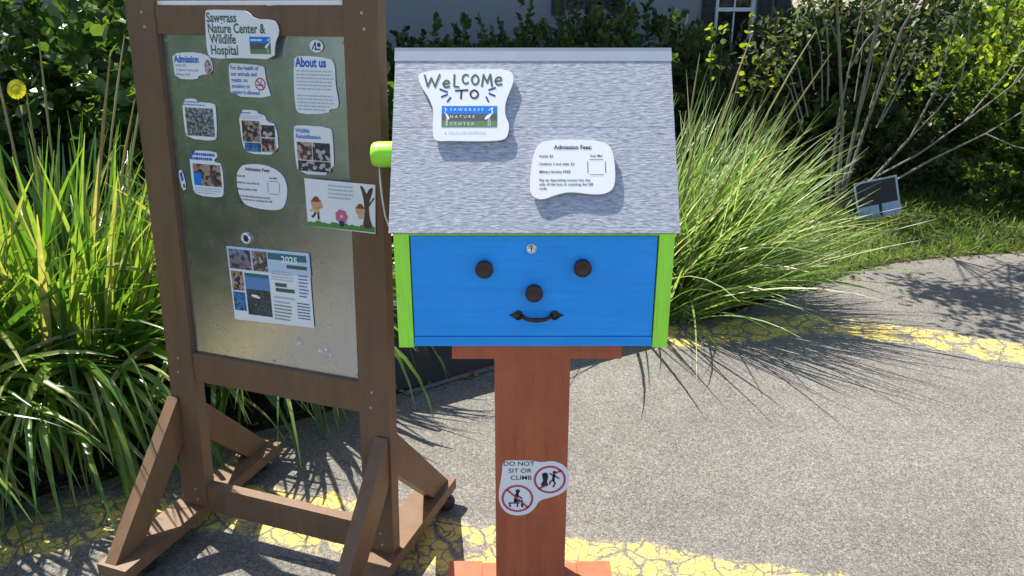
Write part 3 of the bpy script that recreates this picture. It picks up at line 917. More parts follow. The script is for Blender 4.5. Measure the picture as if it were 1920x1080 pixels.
for s in (-1, 1):
    c = s * .3285 - (.014 if s < 0 else 0)
    bm = bmesh.new(); box(bm, c - .05, c + .05, -.352, .365, .06, .0965)
    from_bm('base_board', bm, BROWN, board, bevel=.003)
    for d in (-1, 1):
        y0 = ln(0, 0, .4)[1] + d * (T + .0005)
        e = -.342 if d < 0 else .345
        poly = [(y0 + d * .002, .46), (y0 - d * .0 , .325), (e - d * .105 , .097), (e, .097)]
        bm = bmesh.new()
        prism(bm, poly, lambda p, q, t: (t, p, q), c - .019 + s * .012, c + .019 + s * .012)
        from_bm('brace', bm, BROWN, board, bevel=.003)
    for (cy, du) in ((-.27, 0), (.29, 0)):
        k = empty('caster', (c + (.03 if s > 0 else .012), cy + .01, 0), (0, 0, random.Random(s * 10 + cy).uniform(-.7, .7)), board)
        bm = bmesh.new()
        lathe(bm, [(0, -.012), (.016, -.012), (.025, -.010), (.029, -.005), (.029, .005), (.025, .010), (.016, .012), (0, .012)], 24, Matrix.Translation((0, .014, .0355)) @ Matrix.Rotation(R(90), 4, 'Y'))
        from_bm('wheel', bm, BLACK, k, True)
        bm = bmesh.new(); box(bm, -.022, .022, -.024, .024, .0562, .0597)
        for q in (-1, 1): prism(bm, [(-.012, .056), (.014, .056), (.024, .028), (.008, .028)], lambda p, z_, t: (t, p, z_), q * .0135, q * .016)
        from_bm('fork', bm, BLACK, k)

EYB = Vector((NB.x * LEAN, NB.y * LEAN, 1)); ky = EYB.length; EYB.normalize()
NZB = EX.cross(EYB)
BF = (BO - NB * (.5 * LEAN + .004), EX, EYB)              # frame: w = z*ky
def bo(pts): return [(u, z * ky) for u, z in pts]
GN = 'notices fixed on the board'

def sign_title():
    pts = bo([(-.111, 1.536), (-.103, 1.54), (.0, 1.539), (.017, 1.534), (.032, 1.519), (.083, 1.518), (.097, 1.509), (.101, 1.488), (.086, 1.465), (.081, 1.426), (-.005, 1.428), (-.104, 1.424), (-.116, 1.437), (-.115, 1.488)])
    r, f = sheet('title_sign', 'white cut out sign reading Sawgrass Nature Center & Wildlife Hospital', 'sign', pts, BF, .003, 1, PAPER, .0205, GN)
    for s, z, x in (('Sawgrass', 1.511, -.105), ('Nature Center &', 1.486, -.104), ('Wildlife', 1.461, -.1), ('Hospital', 1.435, -.1)):
        text(s, *f(x - .004, z * ky), .0295, GREENINK, r, .0006, .02, .84 if s != 'Nature Center &' else .82, sy=1.08)
    x0, y0 = f(.014, 1.438 * ky); x1, y1 = f(.074, 1.478 * ky)
    logo(r, x0, x1, y0, y1, False)

def logo(r, x0, x1, y0, y1, words=True):
    """landscape emblem: blue sky band, grey band, green band and a white wading bird at the right"""
    H = y1 - y0; W = x1 - x0
    bm = bmesh.new(); rect(bm, x0, x1, y1 - H * .36, y1, .0006); ink('emblem_sky', bm, SKYBLUE, r)
    bm = bmesh.new(); rect(bm, x0, x1, y1 - H * .72, y1 - H * .36, .0006); ink('emblem_marsh', bm, PGREY, r)
    bm = bmesh.new(); rect(bm, x0, x1, y0, y1 - H * .72, .0006); ink('emblem_grass', bm, PGREEN, r)
    def bird(cx, k, fl):
        bm = bmesh.new()
        q = lambda a, b: (cx + fl * a * k * H, y0 + b * H)
        flat(bm, chaikin([q(-.2, .34), q(-.05, .36), q(.1, .5), q(.13, .64), q(.02, .62), q(-.15, .48)], 2), .001)
        stroke(bm, [q(.1, .58), q(.17, .68), q(.13, .8), q(.17, .9)], .055 * H * k, .001)
        stroke(bm, [q(.16, .9), q(.06, .86), q(.0, .78)], .03 * H * k, .001)
        stroke(bm, [q(-.02, .38), q(-.02, .04)], .022 * H, .001); stroke(bm, [q(.05, .4), q(.07, .04)], .022 * H, .001)
        ink('emblem_bird', bm, WHITEINK, r)
    bird(x0 + W * .85, 1.0, 1)
    if words: bird(x0 + W * .1, .55, -1)
    if words:
        for i, s in enumerate(('SAWGRASS', 'NATURE', 'CENTER')):
            text(s, x0 + W * .15, y1 - H * (.24 + .34 * i), H * .19, WHITEINK, r, .001, .0, 1.0, space=1.75, name='emblem_lettering')
    else:
        lines(x0 + W * .06, x0 + W * .66, y1 - H * .3, y1 - H * .08, 1, r, WHITEINK, 3, .5, .001)

def strip_photo(r, f, u0, u1, z0, z1, m, z=.0006, name='photo'):
    bm = bmesh.new(); a = f(u0, z0 * ky); b = f(u1, z1 * ky); rect(bm, a[0], b[0], a[1], b[1], z)
    return ink(name, bm, m, r)

def small_notices():
    # admission
    r, f = sheet('admission_notice', 'small white notice headed Admission with a pink owl picture, top left', 'notice', bo([(-.241, 1.434), (-.184, 1.439), (-.143, 1.436), (-.119, 1.426), (-.117, 1.387), (-.163, 1.383), (-.169, 1.371), (-.239, 1.372), (-.241, 1.408)]), BF, .001, 1, PAPER, .0035, GN)
    text('Admission', *f(-.236, 1.413 * ky), .0225, BLUEINK, r, .0005, .035, .82, sy=1.1)
    for i, s in enumerate(('Adults $5', 'Children 3 and up $3', 'Military FREE')): text(s, *f(-.234, (1.403 - .0115 * i) * ky), .0088, GREYINK, r, .0005, .0, .95)
    bm = bmesh.new(); c = f(-.131, 1.404 * ky)
    flat(bm, chaikin([(c[0] - .012, c[1] - .016), (c[0] + .006, c[1] - .02), (c[0] + .012, c[1] - .004), (c[0] + .007, c[1] + .018), (c[0] - .01, c[1] + .016)], 2), .0006)
    ink('owl_picture', bm, m_photo('owl_print', [(.5, .25, .28), (.62, .4, .42), (.2, .08, .1), (.7, .6, .6)], 140, 3.), r)
    # health
    r, f = sheet('no_smoking_notice', 'white notice with blue words and a red no smoking symbol below the title sign', 'notice', bo([(-.068, 1.412), (-.055, 1.415), (.037, 1.411), (.039, 1.398), (.042, 1.37), (.047, 1.357), (.053, 1.333), (-.068, 1.334), (-.069, 1.373)]), BF, .001, 1, PAPER, .0035, GN)
    for i, s in enumerate(('For the health of', 'our animals and', 'guests, no', 'smoking or', 'vaping is allowed')): text(s, *f(-.063, (1.399 - .0148 * i) * ky), .0142, BLUEINK, r, .0005, .018, .86)
    bm = bmesh.new(); c = f(.024, 1.366 * ky); ring(bm, *c, .0125, .0155, .0008); stroke(bm, [(c[0] - .009, c[1] + .009), (c[0] + .009, c[1] - .009)], .003, .0008); ink('prohibition_ring', bm, REDINK, r)
    bm = bmesh.new(); rect(bm, c[0] - .009, c[0] + .008, c[1] - .004, c[1] - .001, .0006); stroke(bm, [(c[0] + .004, c[1] + .002), (c[0] + .002, c[1] + .005), (c[0] + .005, c[1] + .009)], .0015, .0006); ink('cigarette', bm, INK, r)
    # about us
    r, f = sheet('about_notice', 'tall white notice headed About us above rows of small print', 'notice', bo([(.124, 1.426), (.138, 1.437), (.227, 1.433), (.24, 1.419), (.239, 1.37), (.246, 1.332), (.243, 1.316), (.22, 1.314), (.217, 1.303), (.133, 1.297), (.12, 1.315)]), BF, .001, 1, PAPER, .0035, GN)
    text('About us', *f(.13, 1.411 * ky), .0275, BLUEINK, r, .0005, .035, .84, sy=1.1)
    a, b = f(.13, 1.355 * ky), f(.235, 1.405 * ky); lines(a[0], b[0], a[1], b[1], 6, r, LIGHTINK, 1)
    a, b = f(.13, 1.306 * ky), f(.235, 1.347 * ky); lines(a[0], b[0], a[1], b[1], 5, r, LIGHTINK, 2)
    # photo notices
    ph1 = m_photo('print_crowd', [(.03, .035, .05), (.12, .14, .2), (.35, .4, .5), (.1, .13, .07), (.4, .33, .25)], 120, 1.)
    ph2 = m_photo('print_animals', [(.05, .03, .03), (.45, .25, .22), (.6, .42, .38), (.03, .03, .035), (.4, .28, .12)], 75, 2.)
    ph3 = m_photo('print_care', [(.5, .26, .25), (.62, .4, .36), (.08, .05, .045), (.025, .02, .02)], 60, 5.)
    ph4 = m_photo('print_otter', [(.5, .33, .25), (.12, .06, .04), (.42, .26, .2), (.03, .025, .02)], 55, 7.)
    dark = m_photo('print_dark', [(.02, .02, .02), (.06, .05, .05), (.55, .55, .55), (.03, .025, .025)], 70, 9.)
    bluep = m_photo('print_blue_scene', [(.02, .14, .5), (.05, .3, .55), (.02, .06, .12)], 90, 4.)
    r, f = sheet('photo_notice', 'white notice with one dark photo of a group outdoors, left column upper', 'notice', bo([(-.225, 1.321), (-.181, 1.324), (-.176, 1.315), (-.123, 1.314), (-.119, 1.305), (-.123, 1.23), (-.134, 1.217), (-.22, 1.22), (-.226, 1.246)]), BF, .001, 1, PAPER, .0035, GN)
    strip_photo(r, f, -.218, -.129, 1.228, 1.3, ph1)
    a, b = f(-.221, 1.304 * ky), f(-.135, 1.318 * ky); lines(a[0], b[0] - .03, a[1] + .007, b[1], 1, r, BLUEINK, 4); lines(a[0], b[0], a[1], b[1] - .007, 1, r, GREYINK, 5)
    r, f = sheet('photo_notice', 'white notice with a collage of animal photos in the middle of the panel', 'notice', bo([(-.05, 1.301), (.005, 1.302), (.012, 1.292), (.03, 1.291), (.034, 1.275), (.063, 1.27), (.064, 1.193), (-.034, 1.191), (-.046, 1.214)]), BF, .001, 1, PAPER, .0035, GN)
    strip_photo(r, f, -.042, .012, 1.222, 1.275, ph2); strip_photo(r, f, .014, .057, 1.236, 1.266, dark); strip_photo(r, f, .014, .057, 1.199, 1.234, ph3); strip_photo(r, f, -.038, .012, 1.197, 1.22, bluep)
    a, b = f(-.046, 1.279 * ky), f(.028, 1.298 * ky); lines(a[0], a[0] + .045, b[1] - .008, b[1], 1, r, BLUEINK, 6); lines(a[0], b[0], a[1], b[1] - .009, 2, r, LIGHTINK, 7)
    r, f = sheet('photo_notice', 'white notice headed Wildlife Rehabilitation with pink and dark photos under About us', 'notice', bo([(.112, 1.265), (.123, 1.271), (.218, 1.27), (.225, 1.255), (.224, 1.152), (.118, 1.149), (.112, 1.196)]), BF, .001, 1, PAPER, .0035, GN)
    text('Wildlife', *f(.118, 1.253 * ky), .0145, BLUEINK, r, .0005, .018, .9); text('Rehabilitation', *f(.118, 1.239 * ky), .0145, BLUEINK, r, .0005, .018, .9)
    strip_photo(r, f, .12, .163, 1.186, 1.23, ph3); strip_photo(r, f, .165, .215, 1.186, 1.23, dark); strip_photo(r, f, .12, .215, 1.158, 1.184, dark)
    r, f = sheet('photo_notice', 'white notice with a photo of a small brown animal on blue, left column lower', 'notice', bo([(-.219, 1.189), (-.132, 1.191), (-.127, 1.177), (-.142, 1.167), (-.136, 1.162), (-.115, 1.16), (-.117, 1.081), (-.13, 1.068), (-.209, 1.069), (-.22, 1.09)]), BF, .001, 1, PAPER, .0035, GN)
    strip_photo(r, f, -.211, -.122, 1.097, 1.155, ph4); strip_photo(r, f, -.211, -.186, 1.098, 1.13, SKYBLUE, .0008, 'photo_blue_corner')
    a, b = f(-.215, 1.163 * ky), f(-.135, 1.186 * ky); lines(a[0], b[0], a[1], b[1], 2, r, BLUEINK, 8, .6)
    a, b = f(-.211, 1.074 * ky), f(-.125, 1.094 * ky); lines(a[0], b[0], a[1], b[1], 3, r, LIGHTINK, 9)
    # fees on the board
    r, f = sheet('fees_notice', 'white rounded Admission Fees notice in the middle of the metal panel', 'notice', bo([(-.072, 1.136), (-.06, 1.152), (-.045, 1.163), (.019, 1.167), (.067, 1.15), (.084, 1.119), (.078, 1.075), (.057, 1.047), (-.041, 1.05), (-.065, 1.068), (-.073, 1.1)]), BF, .001, 2, PAPER, .0035, GN)
    fees(r, -.068, .068, .0505, -.05, f(0, 1.107 * ky)[1])
    # landscape poster
    r, f = sheet('calendar_poster', 'large landscape poster headed 2025 with photos of water and wildlife, lower half of the panel', 'poster', bo([(-.125, .937), (.134, .943), (.139, .738), (-.118, .728)]), BF, .0008, 0, PAPER, .0035, GN)
    P = lambda u, v: f(-.125 + u * .262 + v * .006, (.937 + .004 * u - v * .205) * ky)
    def q(u0, u1, v0, v1, m, name='photo', z=.0006):
        bm = bmesh.new(); flat(bm, [P(u0, v1), P(u1, v1), P(u1, v0), P(u0, v0)], z); ink(name, bm, m, r)
    water = m_photo('print_water', [(.05, .07, .1), (.03, .05, .06), (.06, .075, .085)], 30, 3., .9)
    q(.0, 1., .0, .3, m_plain('print_pale_blue', (.5, .62, .76), .45, .12, .3, 0, 30), 'header_wash', .0004)
    q(.02, .29, .03, .3, m_photo('print_gator', [(.12, .13, .22), (.25, .27, .4), (.05, .05, .07), (.32, .2, .25)], 50, 6.)); q(.31, .49, .03, .3, m_photo('print_visitors', [(.35, .18, .18), (.5, .45, .45), (.05, .05, .06), (.18, .1, .08)], 90, 8.))
    q(.02, .17, .33, .6, ph2); q(.02, .17, .62, .88, bluep)
    q(.19, .49, .34, .92, water); q(.19, .49, .34, .39, TEAL, 'photo_shore', .0008); q(.19, .49, .39, .56, m_plain('print_lake', (.13, .24, .5), .45, .1, .3), 'photo_lake', .0008)
    bm = bmesh.new(); c = P(.3, .66); flat(bm, chaikin([(c[0] - .018, c[1] + .004), (c[0] + .004, c[1] + .007), (c[0] + .02, c[1] - .004), (c[0] - .004, c[1] - .003)], 1), .001); ink('white_bird', bm, WHITEINK, r)
    q(.5, .96, .03, .12, TEAL, 'header_band'); q(.72, .96, .17, .22, GREENINK, 'title_bar')
    c = P(.66, .15); text('2025', c[0], c[1], .027, WHITEINK, r, .001, .02, .95)
    q(.56, .7, .43, .48, GREENINK, 'title_bar'); q(.56, .79, .5, .55, GREENINK, 'title_bar')
    for (u0, u1, v0, v1, n_, m_) in ((.52, .8, .26, .4, 4, LIGHTINK), (.53, .78, .6, .72, 2, LIGHTINK), (.52, .74, .72, .95, 5, GREYINK), (.84, .96, .28, .6, 7, BLUEINK), (.8, .96, .66, .9, 6, NAVYINK)):
        a, b = P(u0, v1), P(u1, v0); lines(a[0], b[0], a[1], b[1], n_, r, m_, int(u0 * 100 + n_), .35)
    # little sticker, round magnet, hook ring, tape residue
    r, f = sheet('strip_sticker', 'narrow blue and white sticker at the left rim of the metal panel', 'sticker', bo([(-.263, 1.13), (-.248, 1.137), (-.239, 1.086), (-.254, 1.076)]), BF, .0006, 1, PAPER, .0035)
    a = f(-.256, 1.125 * ky)
    bm = bmesh.new(); flat(bm, [f(-.258, 1.124 * ky), f(-.25, 1.13 * ky), f(-.246, 1.108 * ky), f(-.253, 1.102 * ky)], .0005); ink('blue_print', bm, BLUEINK, r)
    bm = bmesh.new(); flat(bm, [f(-.251, 1.095 * ky), f(-.245, 1.099 * ky), f(-.242, 1.089 * ky), f(-.249, 1.085 * ky)], .0005); ink('teal_print', bm, TEAL, r)
    pts = [(.192 + .0185 * math.cos(t * PI / 8), 1.459 + .0145 * math.sin(t * PI / 8)) for t in range(16)]
    r, f = sheet('oval_magnet', 'oval white and navy magnet above the About us notice', 'magnet', bo(pts), BF, .003, 0, PAPER, .0055)
    c = f(.192, 1.459 * ky); bm = bmesh.new(); stroke(bm, [(c[0] - .011, c[1] - .007), (c[0] - .002, c[1] + .008)], .003, .0006); stroke(bm, [(c[0] - .002, c[1] + .009), (c[0] - .001, c[1] - .006)], .003, .0006); disc(bm, c[0] + .008, c[1] + .003, .005, .0006); rect(bm, c[0] - .005, c[0] + .012, c[1] - .009, c[1] - .006, .0006); ink('navy_print', bm, NAVYINK, r)
    root = empty('ring_magnet'); O = BF[0] + EX * -.058 + EYB * (.964 * ky) + NZB * .0005
    root.matrix_world = Matrix.Translation(O) @ Matrix((EX, EYB, NZB)).transposed().to_4x4()
    tag(root, 'round silver ring magnet just above the landscape poster', 'magnet')
    bm = bmesh.new(); lathe(bm, [(.008, 0), (.0155, 0), (.0165, .004), (.0135, .008), (.0095, .007), (.008, .002)], 28); from_bm('steel_rim', bm, m_plain('bright_steel', (.75, .75, .76), .25, .05, .5, 1.0), root, True)
    bm = bmesh.new(); lathe(bm, [(0, .004), (.004, .0045), (.0085, .002), (.0085, 0)], 20); from_bm('dark_centre', bm, BLACK, root, True)
    for (u, z, s, lab) in ((.168, .672, 1., 'torn white sticker remains near the lower right of the metal panel'), (.085, .69, .6, 'faint white sticker scraps below the landscape poster')):
        rr_ = random.Random(int(u * 1000))
        pts = [(u + s * .02 * math.cos(t * PI / 6) * rr_.uniform(.5, 1.2), z + s * .024 * math.sin(t * PI / 6) * rr_.uniform(.5, 1.2)) for t in range(12)]
        r, f = sheet('sticker_residue', lab, 'sticker', bo(pts), BF, .0003, 0, RESID, .0006)
        bm = bmesh.new()
        for t in range(5):
            a, b = f(u + rr_.uniform(-.02, .02) * s, (z + rr_.uniform(-.02, .03) * s) * ky); disc(bm, a, b, .004 * s * rr_.uniform(.5, 1.2), .0004, 7)
        ink('pale_scraps', bm, WHITEINK, r)
RESID = m_plain('sticker_film', (.5, .5, .52), .5, .3, .4, .5, 80)

def fees(r, x0, x1, y1, y0, cy=0., big=False):
    """the words of the admission-fees card, laid out between x0..x1 and y1 (top)..y0; scan panel left without its code"""
    W = x1 - x0; H = y1 - y0; Y = lambda t: cy + y1 - t * H
    text('Admission Fees:', (x0 + x1) / 2, Y(.1), W * .09, INK, r, .0006, .022, .95, 'CENTER')
    sz = W * .054
    for t, s in ((.28, 'Adults $5'), (.45, 'Children 3 and older $3'), (.62, 'Military families FREE'), (.80, 'Pay by depositing money into the'), (.89, 'side of the box or scanning the QR'), (.98, 'code')):
        text(s, x0 + W * .0, Y(t), sz, INK, r, .0006, .012, .98 if t < .7 else 1.02)
    text('Scan Me!', x0 + W * .84, Y(.27), W * .05, INK, r, .0006, .012, 1, 'CENTER')
    bm = bmesh.new(); a, b = x0 + W * .71, x0 + W * .97; c, d = Y(.66), Y(.33)
    k = W * .03
    for pp in ([(a + k, c), (b - k, c)], [(b, c + k), (b, d - k)], [(a + k, d), (b - k, d)], [(a, c + k), (a, d - k)]): stroke(bm, pp, W * .008, .0006)
    ink('scan_frame', bm, INK, r)
sign_title()
small_notices()

def flyer():
    SKIN = m_plain('print_skin', (.62, .34, .2), .5, .05, .3); HAT = m_plain('print_hat', (.25, .08, .04), .5, .1, .3); SHIRT = m_plain('print_shirt', (.65, .42, .22), .5, .1, .3)
    PINK = m_plain('print_pink', (.62, .14, .25), .5, .2, .3, 0, 200); TRUNK = m_plain('print_trunk', (.1, .055, .04), .5, .2, .3, 0, 150); GR = m_plain('print_lawn', (.1, .25, .06), .5, .4, .3, 0, 200)
    pts = bo([(.146, 1.142), (.347, 1.140), (.343, 1.018), (.149, 1.021)])
    r, f = sheet('illustrated_flyer', 'white flyer with drawn children, a flower and a tree, lapping over the right post', 'flyer', pts, BF, .0008, 0, PAPER, .019, GN)
    def q(*p): return [f(.148 + a * .194, (1.02 + b * .12) * ky) for a, b in p]
    rr_ = random.Random(4)
    bm = bmesh.new(); top = [(i / 40, .09 + rr_.uniform(0, .06)) for i in range(41)]; flat(bm, q((0, .01), (1, .01), *top[::-1]), .0005); ink('drawn_grass', bm, GR, r)
    bm = bmesh.new(); flat(bm, chaikin(q((.82, .08), (.98, .08), (.93, .3), (.925, .6), (.98, .82), (1., .95), (.93, .9), (.9, .78), (.86, .93), (.8, .98), (.85, .75), (.865, .4)), 1), .0007); stroke(bm, q((.92, .55), (1.0, .72)), .004, .0007); ink('drawn_tree', bm, TRUNK, r)
    def kid(cx, by, k, peek=False):
        Q = lambda *p: q(*[(cx + a * k, by + b * k * 1.6) for a, b in p])
        bm = bmesh.new(); c = Q((0, .52))[0]; disc(bm, c[0], c[1], .0135 * k / .3, .0009)
        if not peek: stroke(bm, Q((.1, .35), (.26, .4), (.24, .52)), .004, .0009); stroke(bm, Q((-.1, .33), (-.26, .22)), .004, .0009)
        ink('drawn_face', bm, SKIN, r)
        bm = bmesh.new(); flat(bm, chaikin(Q((-.3, .58), (.3, .6), (.14, .68), (.1, .8), (-.1, .79), (-.14, .66)), 1), .0011); ink('drawn_hat', bm, HAT, r)
        bm = bmesh.new(); flat(bm, Q((-.12, .4), (.12, .4), (.14, .15), (-.12, .14)), .0008); ink('drawn_shirt', bm, SHIRT, r)
        if not peek:
            bm = bmesh.new(); stroke(bm, Q((-.06, .15), (-.14, .02), (-.2, .0)), .006, .0008); stroke(bm, Q((.07, .15), (.08, -.06)), .006, .0008); ink('drawn_legs', bm, TRUNK, r)
    kid(.15, .22, .34); kid(.8, .2, .3, True)
    bm = bmesh.new()
    for a in range(7): c = q((.52 + .055 * math.cos(a * .9), .28 + .09 * math.sin(a * .9)))[0]; disc(bm, c[0], c[1], .0075, .0006 + .00008 * a, 12)
    ink('drawn_flower', bm, PINK, r)
    bm = bmesh.new(); c = q((.52, .13))[0]; disc(bm, c[0], c[1], .008, .0013, 12); ink('drawn_pot', bm, NAVYINK, r)
    a, b = q((.28, .62), (.78, .95)); lines(a[0] + .012, b[0] - .012, a[1], b[1], 4, r, LIGHTINK, 12, .35)
flyer()

# ------------------------------------------------------------------ blue box on its red stand
BLUE = m_paint('blue_paint', (.006, .33, .98), .42, .09, (2.5, 3, 60), .2, .45, (.02, .2, .55))
LIME = m_paint('lime_paint', (.4, .92, .07), .45, .08, (40, 40, 3), .12, .4, (.2, .45, .06))
RED = m_paint('brick_red_paint', (.45, .115, .052), .55, .16, (22, 22, 2), .2, .35, (.26, .1, .07))
BRONZE = m_plain('oiled_bronze', (.06, .038, .036), .38, .3, .5, .6, 60, .1)
CHROME = m_plain('lock_steel', (.72, .72, .7), .25, .08, .5, 1.0)
def m_shingle():
    k = N('grey_shingle')
    v = k.coord('Object', (48, 210, 40)); v2 = k.coord('Object', (14, 60, 14)); v3 = k.coord('Object', (60, 420, 60))
    f = k.noise(v, 1, 4, .65, .4); f2 = k.noise(v2, 1, 3, .6); f3 = k.noise(v3, 1, 3, .6)
    col = k.ramp(f, [(.26, (.15, .155, .18)), (.42, (.3, .31, .35)), (.58, (.46, .475, .53)), (.75, (.63, .645, .7))])
    col = k.mix(k.ramp(f2, [(.3, .35), (.65, 0.)]), col, (.3, .31, .34))
    col = k.mix(k.ramp(f3, [(.62, 0.), (.72, .6)]), col, (.85, .85, .87))
    h = k.math('ADD', k.math('MULTIPLY', f, .7), k.math('MULTIPLY', f3, .3))
    return k.done(k.bsdf(col, .62, 0, .4, k.bump(h, .38, .004)))
SHINGLE = m_shingle()
RIDGE = m_plain('ridge_felt', (.38, .395, .45), .55, .12, .4, 0, 18, .25)

XB, YF, YR = .0515, 1.7424, 1.9865
K = .91                                   # the box stands this much nearer and smaller than first measured
EYE = Vector((0, 0, 1.55))
def near(p): return EYE + (Vector(p) - EYE) * K
stand = empty('admission_box', near((XB, YR, 0)))
stand.scale = (K, K, K)
GZ = -stand.location.z / K                # ground level in the stand's own units
tag(stand, 'blue drop box with a face of knobs and grey shingle roof on a red post', 'donation box')
HW = .3275
ZB, ZT = .766, 1.0485
S = lambda y: y - YR        # world y -> local
# body
bm = bmesh.new()
prism(bm, [(S(YF) + .018, ZB + .001), (-S(YF), ZB + .001), (-S(YF), ZT), (0, 1.405), (S(YF) + .018, ZT)], lambda p, q, t: (t, p, q), -HW + .004, HW - .004)
from_bm('body', bm, m_paint('side_paint', (.2, .17, .14), .6, .14), stand)
for s in (-1, 1):
    bm = bmesh.new(); box(bm, s * HW - (.036 if s > 0 else 0), s * HW + (.036 if s < 0 else 0), S(YF) - .002, S(YF) + .022, ZB - .002, ZT + .002)
    from_bm('corner_trim', bm, LIME, stand, bevel=.002)
bm = bmesh.new(); box(bm, -HW + .0375, HW - .0375, S(YF) + .002, S(YF) + .02, ZB, .7905)
from_bm('sill_strip', bm, BLUE, stand, bevel=.002)
bm = bmesh.new(); box(bm, -HW + .039, HW - .0395, S(YF) + .001, S(YF) + .0185, .7935, ZT - .003)
door = from_bm('door', bm, BLUE, stand, bevel=.0015)
def fr(x, z): return Matrix.Translation((x - XB, S(YF) + .001, z)) @ Matrix.Rotation(R(90), 4, 'X')
for x, z in ((-.065, .968), (.166, .971), (.0525, .908)):
    bm = bmesh.new(); lathe(bm, [(0, 0), (.0195, 0), (.0195, .0015), (.010, .003), (.009, .007), (.012, .010), (.0195, .0125), (.0213, .016), (.020, .0195), (.0145, .0215), (.0138, .0207), (0, .0222)], 28, fr(x, z))
    from_bm('knob', bm, BRONZE, door, True)
bm = bmesh.new(); lathe(bm, [(0, 0), (.0125, 0), (.0125, .003), (.010, .0045), (.0095, .003), (0, .003)], 24, fr(.0455, 1.016))
lock = from_bm('lock', bm, CHROME, door, True)
bm = bmesh.new(); M = fr(.0455, 1.016)
for p0 in (((-.0012, -.004), (.0012, .004)),):
    vs = [bm.verts.new(M @ Vector((a, b, .0034))) for a, b in ((-.0014, -.0045), (.0014, -.0045), (.0014, .0045), (-.0014, .0045))]; bm.faces.new(vs)
from_bm('keyhole', bm, BLACK, lock)
# pull handle with pointed ends
bm = bmesh.new()
M = fr(.059, .848)
for s in (-1, 1):
    poly = chaikin([(s * .030, 0), (s * .036, .010), (s * .046, .0135), (s * .054, .006), (s * .0625, .001), (s * .0675, 0), (s * .0625, -.001), (s * .054, -.006), (s * .046, -.0135), (s * .036, -.010)], 2)
    prism(bm, poly, lambda p, q, t: M @ Vector((p, q, t)), 0, .003)
    lathe(bm, [(0, .003), (.0055, .003), (.005, .0055), (0, .0065)], 14, M @ Matrix.Translation((s * .044, 0, 0)))
pts = []
for i in range(13):
    t = i / 12 * 2 - 1
    pts.append(M @ Vector((t * .036, -.0035 * (1 - t ** 4) , .004 + .02 * (1 - abs(t) ** 3))))
tube(bm, pts, [.0045 + .0015 * (1 - abs(i / 6 - 1)) for i in range(13)], 10)
from_bm('handle', bm, BRONZE, door, True)
# roof: two slopes
EAVE = Vector((0, S(1.7276), 1.0585)); RID = Vector((0, 0, 1.448))
SLOPE = (RID - EAVE).length
th = math.atan2(RID.z - EAVE.z, RID.y - EAVE.y)
HR = .336
for s in (1, -1):
    ro = empty('roof_slope', (0, EAVE.y * s, EAVE.z), (th, 0, 0 if s > 0 else PI), stand)
    bm = bmesh.new()
    box(bm, -HR, HR, 0, .2665, -.008, -.0003); box(bm, -HR, HR, .2645, SLOPE - .004, -.0075, .0)
    from_bm('shingle_roof', bm, SHINGLE, ro, bevel=.0012, seg=1)
    bm = bmesh.new(); box(bm, -HR + .004, HR - .004, .004, SLOPE - .01, -.022, -.0085)
    from_bm('roof_deck', bm, LIME, ro)
    bm = bmesh.new(); box(bm, -HR + .008, HR - .008, .0, .018, -.0245, -.0095)
    from_bm('eave_trim', bm, LIME, ro)
bm = bmesh.new()
cy, sy = math.cos(th), math.sin(th)
def rp(d, n_, s): return (s * (-d * cy - n_ * sy), RID.z - d * sy + n_ * cy)
prism(bm, [rp(.03, .0003, 1), rp(.03, .0012, 1), rp(.004, .002, 1), (0, RID.z + .0055), rp(.004, .002, -1), rp(.03, .0012, -1), rp(.03, .0003, -1), (0, RID.z - .002)], lambda p, q, t: (t, p, q), -HR - .002, HR + .002)
from_bm('ridge_cap', bm, RIDGE, stand, bevel=.0008, seg=1)
# green peg at the left side with a cord
bm = bmesh.new()
lathe(bm, [(0, -.02), (.027, -.02), (.031, -.014), (.032, .0), (.032, .036), (.0295, .05), (.024, .056), (0, .058)], 10, Matrix.Translation((-.338, S(1.9), 1.208)) @ Matrix.Rotation(R(-90), 4, 'Y'))
peg = from_bm('side_knob', bm, m_plain('lime_plastic', (.36, .78, .05), .35, .05, .5, 0, 30), stand, True)
bm = bmesh.new()
rr = random.Random(9)
p = [Vector((-.378, S(1.9), 1.178)), Vector((-.376, S(1.89), 1.15)), Vector((-.372, S(1.88), 1.11)), Vector((-.366, S(1.875), 1.06)), Vector((-.356, S(1.87), 1.03)), Vector((-.33, S(1.87), 1.015)), Vector((-.315, S(1.87), 1.03))]
tube(bm, p, .0022, 6)
from_bm('cord', bm, m_plain('white_cord', (.7, .7, .68), .8, .15, .2, 0, 200, .3), peg, True)
# stand
bm = bmesh.new(); box(bm, -.0955, .0945, -.2215, -.03, GZ, .7225)
from_bm('post', bm, RED, stand, bevel=.003)
bm = bmesh.new(); box(bm, -.2005, .2205, -.2255, .19, .7235, ZB - .001)
from_bm('box_bearer', bm, RED, stand, bevel=.003)
ft = (.09 - stand.location.z) / K
for s, x0, x1, b0, b1 in ((-1, -.244, -.1425, -.1415, -.0965), (1, .1455, .2485, .0955, .1445)):
    bm = bmesh.new(); box(bm, x0, x1, -.25, -.024, GZ + .004, ft)
    from_bm('foot', bm, RED, stand, bevel=.005)
    bm = bmesh.new(); box(bm, b0, b1, -.21, -.028, GZ + .004, ft - .003)
    from_bm('foot_block', bm, RED, stand, bevel=.003)

# ------------------------------------------------------------------ signs on the roof and post
RX = Vector((1, 0, 0)); RY = Vector((0, cy, sy)); RN = RX.cross(RY)
RF = (near((XB, 1.7276, 1.0585)), RX, RY, K)

